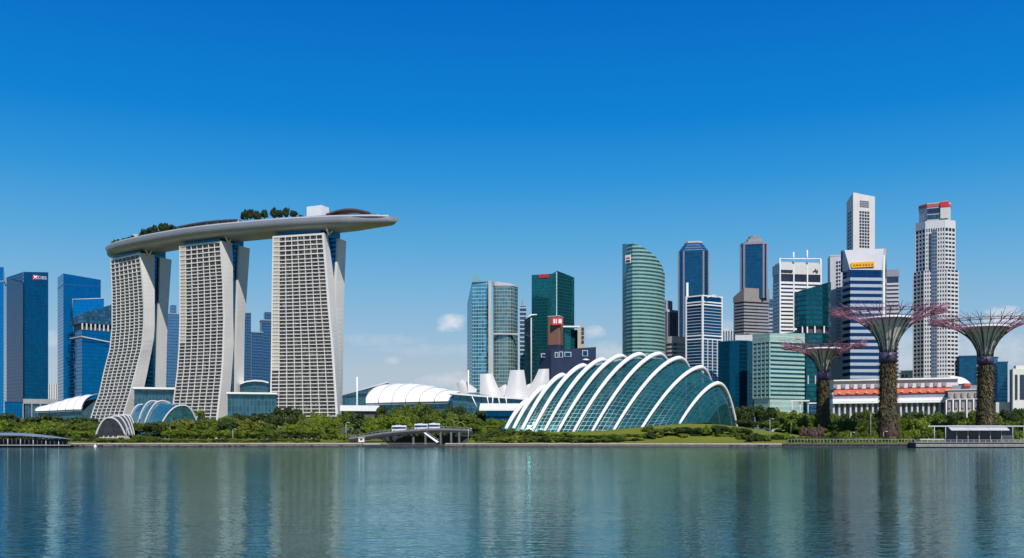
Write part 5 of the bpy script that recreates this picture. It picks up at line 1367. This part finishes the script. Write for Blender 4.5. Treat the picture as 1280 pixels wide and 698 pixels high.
# ------------------------------------------------------------------ vegetation
def crown_mesh(seed, rx, rz, lobes, nleaf, leaf, flat=0.0, skirt=0.25, palm=False):
    """a crown of leaf-sized faces gathered in uneven clumps; base of crown at z=0, top near 2*rz"""
    rng = np.random.default_rng(seed)
    cs = []; rs = []; tn = []
    for k in range(lobes):
        a = rng.uniform(0, 2 * math.pi); ph = math.acos(rng.uniform(-.45, 1)); rr_ = rng.uniform(.35, .8)
        cs.append((rx * rr_ * math.sin(ph) * math.cos(a), rx * rr_ * math.sin(ph) * math.sin(a), rz + rz * rr_ * math.cos(ph) * .95))
        rs.append(rng.uniform(.2, .38) * min(rx, rz * 1.35)); tn.append(rng.uniform(0, 1))
    V = []; T = []
    per = nleaf // lobes
    for c, r_, t_ in zip(cs, rs, tn):
        d = rng.normal(0, 1, (per, 3)); d /= np.linalg.norm(d, axis=1)[:, None]
        rad = r_ * rng.uniform(.45, 1.08, per) ** .6
        pos = np.array(c) + d * rad[:, None] * np.array([1.15, 1.15, .8])
        nrm = d * .9 + rng.normal(0, .55, (per, 3)) + np.array([0, 0, .45]); nrm /= np.linalg.norm(nrm, axis=1)[:, None]
        t1 = np.cross(nrm, rng.normal(0, 1, (per, 3))); t1 /= np.linalg.norm(t1, axis=1)[:, None]
        t2 = np.cross(nrm, t1); s1 = leaf * rng.uniform(.6, 1.3, per)[:, None]; s2 = s1 * rng.uniform(.45, .8, per)[:, None]
        q = np.stack([pos - t1 * s1 * .5, pos + t2 * s2 * .5, pos + t1 * s1 * .5, pos - t2 * s2 * .5], 1)
        V.append(q.reshape(-1, 3)); T.append(np.clip(.15 + .5 * t_ + rng.normal(0, .16, per), 0, 1))
    V = np.concatenate(V); T = np.concatenate(T)
    V[:, 2] = np.maximum(V[:, 2], 0.0)
    n = len(V) // 4
    me = bpy.data.meshes.new('crown'); me.from_pydata([tuple(v) for v in V], [], [[4 * k, 4 * k + 1, 4 * k + 2, 4 * k + 3] for k in range(n)])
    at = me.attributes.new('tint', 'FLOAT', 'FACE'); at.data.foreach_set('value', T.astype(np.float32))
    return me


def trunk_mesh(seed, h, spread):
    rnd = random.Random(seed); b = MB()
    b.tube([(0, 0, -.6), (rnd.uniform(-.15, .15), 0, h * .5), (rnd.uniform(-.3, .3), rnd.uniform(-.3, .3), h)], lambda s_: .34 - .12 * s_, 7)
    for k in range(5):
        a = k * 2 * math.pi / 5 + rnd.uniform(-.4, .4); st = h * rnd.uniform(.7, .98)
        b.tube([(0, 0, st), (math.cos(a) * spread * .4, math.sin(a) * spread * .4, st + spread * .45), (math.cos(a) * spread * .8, math.sin(a) * spread * .8, st + spread * .95)], lambda s_: .17 - .1 * s_, 5)
    me = bpy.data.meshes.new('trunk'); me.from_pydata(b.v, [], b.f); me.materials.append(trunkm)
    return me


# unit crowns: radius about 1 wide, height 2*rz
CROWN = {}
def variants(key, mat, specs):
    CROWN[key] = []
    for sp in specs:
        me = crown_mesh(*sp); me.materials.append(mat); CROWN[key].append(me)
rounds = lambda s: [(s + k, 5.0, 3.6, 26, 4200, .78) for k in range(3)]
talls = lambda s: [(s + k, 5.0, 4.6, 28, 4600, .82) for k in range(3)]
lows = lambda s: [(s + k, 5.0, 2.6, 22, 3400, .76) for k in range(3)]
variants('bright', leafbright, rounds(10)); variants('mid', leafmid, talls(20)); variants('dark', leafdark, talls(30)); variants('yellow', leafyellow, rounds(40))
variants('bushbright', leafbright, lows(50)); variants('bushmid', leafmid, lows(60)); variants('bushdark', leafdark, lows(80)); variants('pink', leafpink, lows(70)); variants('roof', leafsky, rounds(90)); variants('bushyellow', leafyellow, lows(110))
CR = {'bright': (5.0, 7.0), 'mid': (5.0, 9.0), 'dark': (5.0, 9.0), 'yellow': (5.0, 7.0), 'bushbright': (5.0, 5.0), 'bushmid': (5.0, 5.0), 'bushdark': (5., 5.), 'pink': (5.0, 5.0), 'roof': (5.0, 7.0), 'bushyellow': (5., 5.)}
TRUNKS = [trunk_mesh(k, 3.0, 2.4) for k in range(4)]
LOOK = {'bright': 'bright green tree', 'mid': 'mid green tree', 'dark': 'dark green tree', 'yellow': 'yellow-green tree',
        'bushbright': 'bright green bush', 'bushmid': 'mid green bush', 'bushdark': 'dark green bush', 'pink': 'pinkish flowering shrub', 'roof': 'dark green roof garden tree', 'bushyellow': 'yellow-green bush'}
ORD = ['first', 'second', 'third', 'fourth', 'fifth', 'sixth', 'seventh', 'eighth', 'ninth', 'tenth', 'eleventh', 'twelfth', 'thirteenth', 'fourteenth', 'fifteenth', 'sixteenth', 'seventeenth', 'eighteenth', 'nineteenth', 'twentieth', 'twenty-first', 'twenty-second', 'twenty-third', 'twenty-fourth']
rt_ = random.Random(21)


def plant(kind, x, y, gz, width, height, trunk=True):
    rx, rzz_ = CR[kind]; v = rt_.randrange(3)
    cm = CROWN[kind][v]
    if trunk:
        ob = bpy.data.objects.new('tree', None); COL.objects.link(ob); ob.location = (x, y, gz)
        th = height * (.4 if kind == 'roof' else .22); ch = height - th * .7
        c = bpy.data.objects.new('crown', cm); COL.objects.link(c); c.parent = ob; c.location = (0, 0, th * .7)
        c.rotation_euler = (0, 0, rt_.uniform(0, 6.28)); c.scale = (width / 10.0, width / 10.0, ch / (rzz_ * 1.02))
        tr_ = bpy.data.objects.new('trunk', TRUNKS[rt_.randrange(4)]); COL.objects.link(tr_); tr_.parent = ob; s_ = th / 3.0 * 1.2
        tr_.scale = (min(1.3, s_ * .9), min(1.3, s_ * .9), s_); tr_.rotation_euler = (0, 0, rt_.uniform(0, 6.28))
    else:
        ob = bpy.data.objects.new('bush', cm); COL.objects.link(ob); ob.location = (x, y, gz - .2)
        ob.rotation_euler = (0, 0, rt_.uniform(0, 6.28)); ob.scale = (width / 10.0, width / 10.0, height / (rzz_ * 1.02))
    return ob


def row(x0, x1, tops, D, step, kinds, where, group, wpx=None, trunk=True, jy=2.3, jd=6):
    """a run of trees; tops = crown-top rows of the photo at evenly spaced columns"""
    n = max(1, int(round((x1 - x0) / step))); items = []
    for k in range(n):
        px = x0 + (x1 - x0) * (k + .5) / n + rt_.uniform(-.22, .22) * step
        f = (px - x0) / max(1e-6, x1 - x0) * (len(tops) - 1); i = max(0, min(len(tops) - 2, int(f))) if len(tops) > 1 else 0
        ty = (lerp(tops[i], tops[i + 1], min(1, max(0, f - i))) if len(tops) > 1 else tops[0]) + rt_.uniform(-jy, jy)
        d_ = D + rt_.uniform(-jd, jd); kind = kinds[rt_.randrange(len(kinds))]
        x = PX(px, d_); gz = ground_z(x, d_); h_ = max(1.2, ZY(ty, d_) - gz)
        wd = (wpx or step * 1.6) * d_ / F * rt_.uniform(.9, 1.2)
        items.append((px, kind, plant(kind, x, d_, gz, wd, h_, trunk)))
    items.sort(key=lambda q: q[0]); cnt = {}
    tot = {}
    for px, kind, ob in items: tot[kind] = tot.get(kind, 0) + 1
    for px, kind, ob in items:
        k = cnt.get(kind, 0); cnt[kind] = k + 1
        lab = LOOK[kind] + ', ' + where
        if tot[kind] > 1: lab = ORD[k] + ' ' + LOOK[kind] + ' from left, ' + where
        assert len(lab.split()) <= 16, lab
        tag(ob, lab, 'tree' if trunk else 'bush', group)


G = 'trees along the lakeshore'; GB = 'bushes along the lakeshore'
# left shore
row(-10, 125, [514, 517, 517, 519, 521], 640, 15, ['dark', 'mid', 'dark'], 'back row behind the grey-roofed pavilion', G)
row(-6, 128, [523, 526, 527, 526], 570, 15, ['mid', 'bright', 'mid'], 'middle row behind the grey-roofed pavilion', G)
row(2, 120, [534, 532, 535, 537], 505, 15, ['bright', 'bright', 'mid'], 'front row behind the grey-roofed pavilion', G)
row(88, 122, [545, 546], 466, 7, ['bushdark', 'bushmid'], 'on the bank just right of the left pavilion', GB, trunk=False)
row(118, 172, [547, 547.5, 546], 470, 8, ['bushmid', 'bushdark'], 'in front of the small silver vault', GB, trunk=False)
# under the first two towers
row(165, 205, [528, 527], 520, 17, ['dark', 'mid'], 'below the teal glass vault', G, jy=1)
row(196, 262, [524, 523], 545, 15, ['mid', 'yellow'], 'back row right of the teal glass vault', G, jy=1.5)
row(203, 268, [536, 534.5, 537], 488, 14.5, ['bright'], 'on the shore below the middle hotel tower', G, jy=1)
row(165, 200, [542, 543], 474, 9, ['bushmid', 'bushdark'], 'on the bank below the teal glass vault', GB, trunk=False)
row(243, 345, [519, 522, 517, 514, 516], 640, 15, ['dark', 'mid', 'dark'], 'behind the shore below the middle hotel tower', G)
row(262, 345, [525, 522, 528], 560, 15, ['mid', 'dark', 'yellow'], 'middle row between middle and right hotel towers', G)
row(278, 345, [536, 537, 536], 490, 14.5, ['bright', 'bright', 'mid'], 'front row between middle and right hotel towers', G, jy=1)
row(248, 252, [513], 700, 6, ['dark'], 'alone against the middle hotel tower foot', G)
# right tower
row(340, 379, [507, 505, 510], 600, 15, ['dark'], 'directly before the foot of right hotel tower', G)
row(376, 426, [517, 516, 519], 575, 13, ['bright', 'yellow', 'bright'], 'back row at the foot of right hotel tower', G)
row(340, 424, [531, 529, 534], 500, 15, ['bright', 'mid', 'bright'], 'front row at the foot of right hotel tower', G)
row(424, 456, [513, 512, 516], 610, 17, ['dark', 'mid'], 'below the flat white canopy', G)
row(398, 442, [539, 541, 543], 478, 10, ['bushmid', 'bushyellow', 'bushbright'], 'near the left end of the road bridge', GB, trunk=False)
row(120, 400, [548.2, 548.4, 548], 468, 10.5, ['bushmid', 'bushyellow', 'bushdark'], 'low hedge below the hotel towers', GB, trunk=False, jy=.6)
# behind the bridge
row(474, 556, [505, 502.5, 503.5], 690, 14, ['mid', 'dark', 'mid'], 'back row before the ribbed convention hall', G)
row(552, 606, [507, 506, 514], 670, 15, ['dark', 'mid'], 'between the convention hall and the petal museum', G)
row(455, 600, [520, 517, 518, 517, 518], 570, 14, ['bright', 'mid', 'bright'], 'middle row behind the road bridge', G)
row(556, 626, [531, 529, 530], 510, 13, ['mid', 'bright'], 'at the right end of the road bridge', G)
row(452, 600, [532, 531, 531], 520, 16, ['mid', 'bright', 'dark'], 'front row behind the road bridge', G)
row(608, 636, [521, 523], 560, 12, ['bright'], 'left of the conservatory below the white canopy', G)
# conservatory mound
row(590, 800, [541, 543, 544.5, 546, 545.5, 545], 476, 9.5, ['bushmid', 'bushbright', 'bushdark'], 'in the hedge below the conservatory', GB, trunk=False, jy=1, jd=3)
row(596, 800, [545, 546.5, 547], 466, 13, ['bushmid', 'bushdark', 'bushbright', 'bushyellow'], 'outer hedge below the conservatory', GB, trunk=False, jy=1.2, jd=3)
row(600, 700, [534, 536, 540], 482, 9, ['bushbright', 'bushmid'], 'round the left foot of the conservatory', GB, trunk=False, jy=1, jd=3)
row(700, 800, [541, 542.5, 542], 478, 10, ['bushbright', 'bushyellow', 'bushmid'], 'under the middle ribs of the conservatory', GB, trunk=False, jy=.8, jd=2)
row(806, 935, [533.5, 531, 533, 530, 533], 474, 12, ['mid', 'bright', 'dark'], 'on the mound right of the conservatory ribs', G, jy=1.5, jd=4, wpx=16)
row(800, 940, [541, 541.5, 540], 474, 10, ['bushmid', 'bushbright', 'bushdark'], 'hedge below the right conservatory end', GB, trunk=False, jy=1, jd=3)
def palm_mesh(seed):
    rng = random.Random(seed); b = MB(); T = []
    for k in range(22):
        a = rng.uniform(0, 6.283); up = rng.uniform(-.1, 1.0); L = rng.uniform(2.6, 3.6); prev = None
        for j in range(8):
            f = j / 7; r_ = L * (f - .12 * f * f); z = up * L * f * .75 - 2.1 * f * f
            c = Vector((math.cos(a) * r_, math.sin(a) * r_, z)); sd = Vector((-math.sin(a), math.cos(a), 0))
            wd = .55 * math.sin(math.pi * min(1, f * .85 + .12)) + .03; dr = Vector((0, 0, -wd * .55))
            cur = (c - sd * wd + dr, c, c + sd * wd + dr)
            if prev:
                b.face([prev[0], prev[1], cur[1], cur[0]]); b.face([prev[1], prev[2], cur[2], cur[1]]); q = rng.uniform(.1, .8); T += [q, q]
            prev = cur
    me = bpy.data.meshes.new('fronds'); me.from_pydata(b.v, [], b.f)
    at = me.attributes.new('tint', 'FLOAT', 'FACE'); at.data.foreach_set('value', np.array(T, dtype=np.float32)); me.materials.append(leafmid)
    return me
PALMS = [palm_mesh(k) for k in range(3)]
def palm(px, ytop, D, label):
    x = PX(px, D); gz = ground_z(x, D); h_ = ZY(ytop, D) - gz - 1.2
    t0 = thing('palm_tree', label, 'palm', (x, D, gz), 'palms along the lakeshore')
    b = MB(); b.tube([(x, D, gz - .4), (x + .3, D, gz + h_ * .5), (x + .1, D, gz + h_)], lambda s_: .24 - .08 * s_, 7); b.build('trunk', palebark, t0)
    c = bpy.data.objects.new('fronds', PALMS[int(px) % 3]); COL.objects.link(c); c.parent = t0; c.location = (.1, 0, h_); c.rotation_euler = (0, 0, px); c.scale = (1.15, 1.15, 1.15)
palm(244.5, 513.5, 690, 'left palm of the pair before the foot of the middle hotel tower')
palm(251.5, 512, 690, 'right palm of the pair before the foot of the middle hotel tower')
palm(555, 524, 494, 'leftmost of three palms at the right end of the road bridge')
palm(565, 521, 497, 'middle and tallest of three palms at the right end of the road bridge')
palm(576, 525, 495, 'rightmost of three palms at the right end of the road bridge')
palm(437, 529, 482, 'palm beside the left end of the road bridge')
palm(988, 523, 500, 'palm standing left of the smallest steel tree')
# planting seen through the conservatory's glass
for k in range(26):
    f = (k + .5) / 26; px = 668 + 200 * f + rt_.uniform(-4, 4); d_ = 524 + rt_.uniform(-6, 16) - 6 * f
    x = PX(px, d_); gz = ground_z(x, d_); hm = (12 + 9 * math.sin(math.pi * min(1, f * 1.05))) * rt_.uniform(.6, 1.0)
    kd = ['mid', 'dark', 'bright'][k % 3]
    tag(plant(kd, x, d_, gz, rt_.uniform(8, 13), hm), ORD[k] + ' ' + LOOK[kd] + ' from left inside the glass conservatory' if k < len(ORD) else LOOK[kd] + (' near' if k % 2 else ' at') + ' the right end inside the glass conservatory', 'tree', 'trees inside the conservatory')
# right of the conservatory
row(922, 962, [524, 525], 525, 13, ['mid', 'dark'], 'in front of the dense group right of the conservatory', G)
row(914, 968, [507, 503, 508], 560, 13, ['dark'], 'dense group just right of the conservatory', G, jd=10)
row(956, 1040, [511, 513, 516], 620, 15, ['mid', 'dark', 'bright'], 'back row below the pale green office', G)
row(958, 1024, [523, 519, 524], 545, 14, ['bright', 'bright', 'mid'], 'middle row left of the smallest steel tree', G)
row(975, 1025, [532, 529, 533], 500, 14, ['mid', 'bright'], 'front row left of the smallest steel tree', G)
row(922, 984, [540, 542.5, 541], 464, 10, ['bushmid', 'bushdark', 'bushbright'], 'edge of the lawn right of the conservatory', GB, trunk=False, jy=1.5, jd=4)
row(930, 985, [541, 543, 541], 474, 9, ['bushmid', 'bushbright'], 'on the bank right of the conservatory', GB, trunk=False)
row(1036, 1104, [513, 512, 513], 640, 14, ['dark', 'mid', 'dark'], 'back row before the left civic building half', G)
row(1112, 1222, [512.5, 512, 513, 512], 640, 14, ['dark', 'mid', 'dark'], 'back row before the right civic building half', G)
row(1038, 1104, [527, 524, 526], 520, 14, ['bright', 'mid', 'bright'], 'between the smallest and middle steel trees', G)
row(1120, 1224, [524, 526, 525, 523], 530, 14, ['bright', 'mid', 'yellow', 'bright'], 'between the middle and rightmost steel trees', G)
row(1128, 1158, [521, 523], 500, 17, ['bright'], 'left of the right pavilion', G)
row(1236, 1294, [511, 508, 507], 660, 14, ['dark', 'mid'], 'in the back row at the right edge', G)
row(1238, 1296, [522, 521], 530, 15, ['bright', 'mid'], 'front row right of the rightmost steel tree', G)
row(1000, 1030, [533, 533.5], 474, 8, ['pink'], 'at the foot of the smallest steel tree', GB, trunk=False)
row(1103, 1122, [531, 532], 470, 8, ['pink'], 'at the foot of the middle steel tree', GB, trunk=False)
row(1030, 1104, [539, 538, 539], 482, 9, ['bushmid', 'bushbright', 'bushdark'], 'behind the railing near the smallest steel tree', GB, trunk=False)
row(985, 1150, [545.5, 545, 545], 458, 9.5, ['bushmid', 'bushbright', 'bushdark', 'bushyellow'], 'low hedge along the dark buttressed quay', GB, trunk=False, jy=.6, jd=2)
row(1120, 1180, [536, 535], 480, 10, ['bushmid', 'bushbright'], 'beside the left glass pavilion end', GB, trunk=False)
row(1180, 1300, [537, 536], 482, 10, ['bushmid', 'bushbright', 'bushdark'], 'behind the glass pavilion room', GB, trunk=False)


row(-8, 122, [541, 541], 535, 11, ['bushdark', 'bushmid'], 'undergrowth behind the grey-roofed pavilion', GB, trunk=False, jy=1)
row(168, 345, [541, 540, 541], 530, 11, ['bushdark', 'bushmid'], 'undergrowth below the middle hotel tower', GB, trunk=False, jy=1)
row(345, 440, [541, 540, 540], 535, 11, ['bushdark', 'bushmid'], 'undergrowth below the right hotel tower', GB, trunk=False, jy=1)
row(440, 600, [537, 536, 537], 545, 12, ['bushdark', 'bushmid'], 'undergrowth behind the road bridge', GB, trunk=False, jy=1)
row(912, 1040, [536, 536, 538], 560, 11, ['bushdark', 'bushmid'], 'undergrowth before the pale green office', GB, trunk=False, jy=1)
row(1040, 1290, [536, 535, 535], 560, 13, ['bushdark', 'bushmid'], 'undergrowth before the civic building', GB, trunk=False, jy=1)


# sky park planting
def deck_row(px_list, tops, side, wpx, where, trunk=True, kind='roof'):
    for k, (px, ty) in enumerate(zip(px_list, tops)):
        p, d, _ = on_deck(px, side + (.12 if k % 2 else -.12)); h_ = max(1.3, ZY(ty, p.y) - DZ)
        ob = plant(kind, p.x, p.y, DZ, wpx * p.y / F, h_, trunk)
        tag(ob, ORD[k] + ' dark ' + ('tree' if trunk else 'shrub') + ' from left, ' + where, 'tree' if trunk else 'bush', 'roof garden planting on the sky park')
deck_row([180, 187.5, 194, 202, 208.5, 215], [286.5, 283.5, 281.5, 279, 279, 281], .1, 11, 'in the left roof garden of the sky park')
deck_row([306, 313, 321.5, 330.5, 342.5, 350, 358, 367.5], [262, 260.5, 263.5, 261, 259.5, 261.5, 259.5, 262.5], .0, 10.5, 'in the long roof garden left of the white lift housing')
deck_row([143, 149, 155, 161, 166.5, 176, 190, 199, 210, 221, 376, 469, 477], [299.5, 298.5, 297, 296, 294, 293, 289.5, 288, 286, 284.5, 268, 267.5, 267.5], .45, 8, 'along the edge of the sky park deck', False)
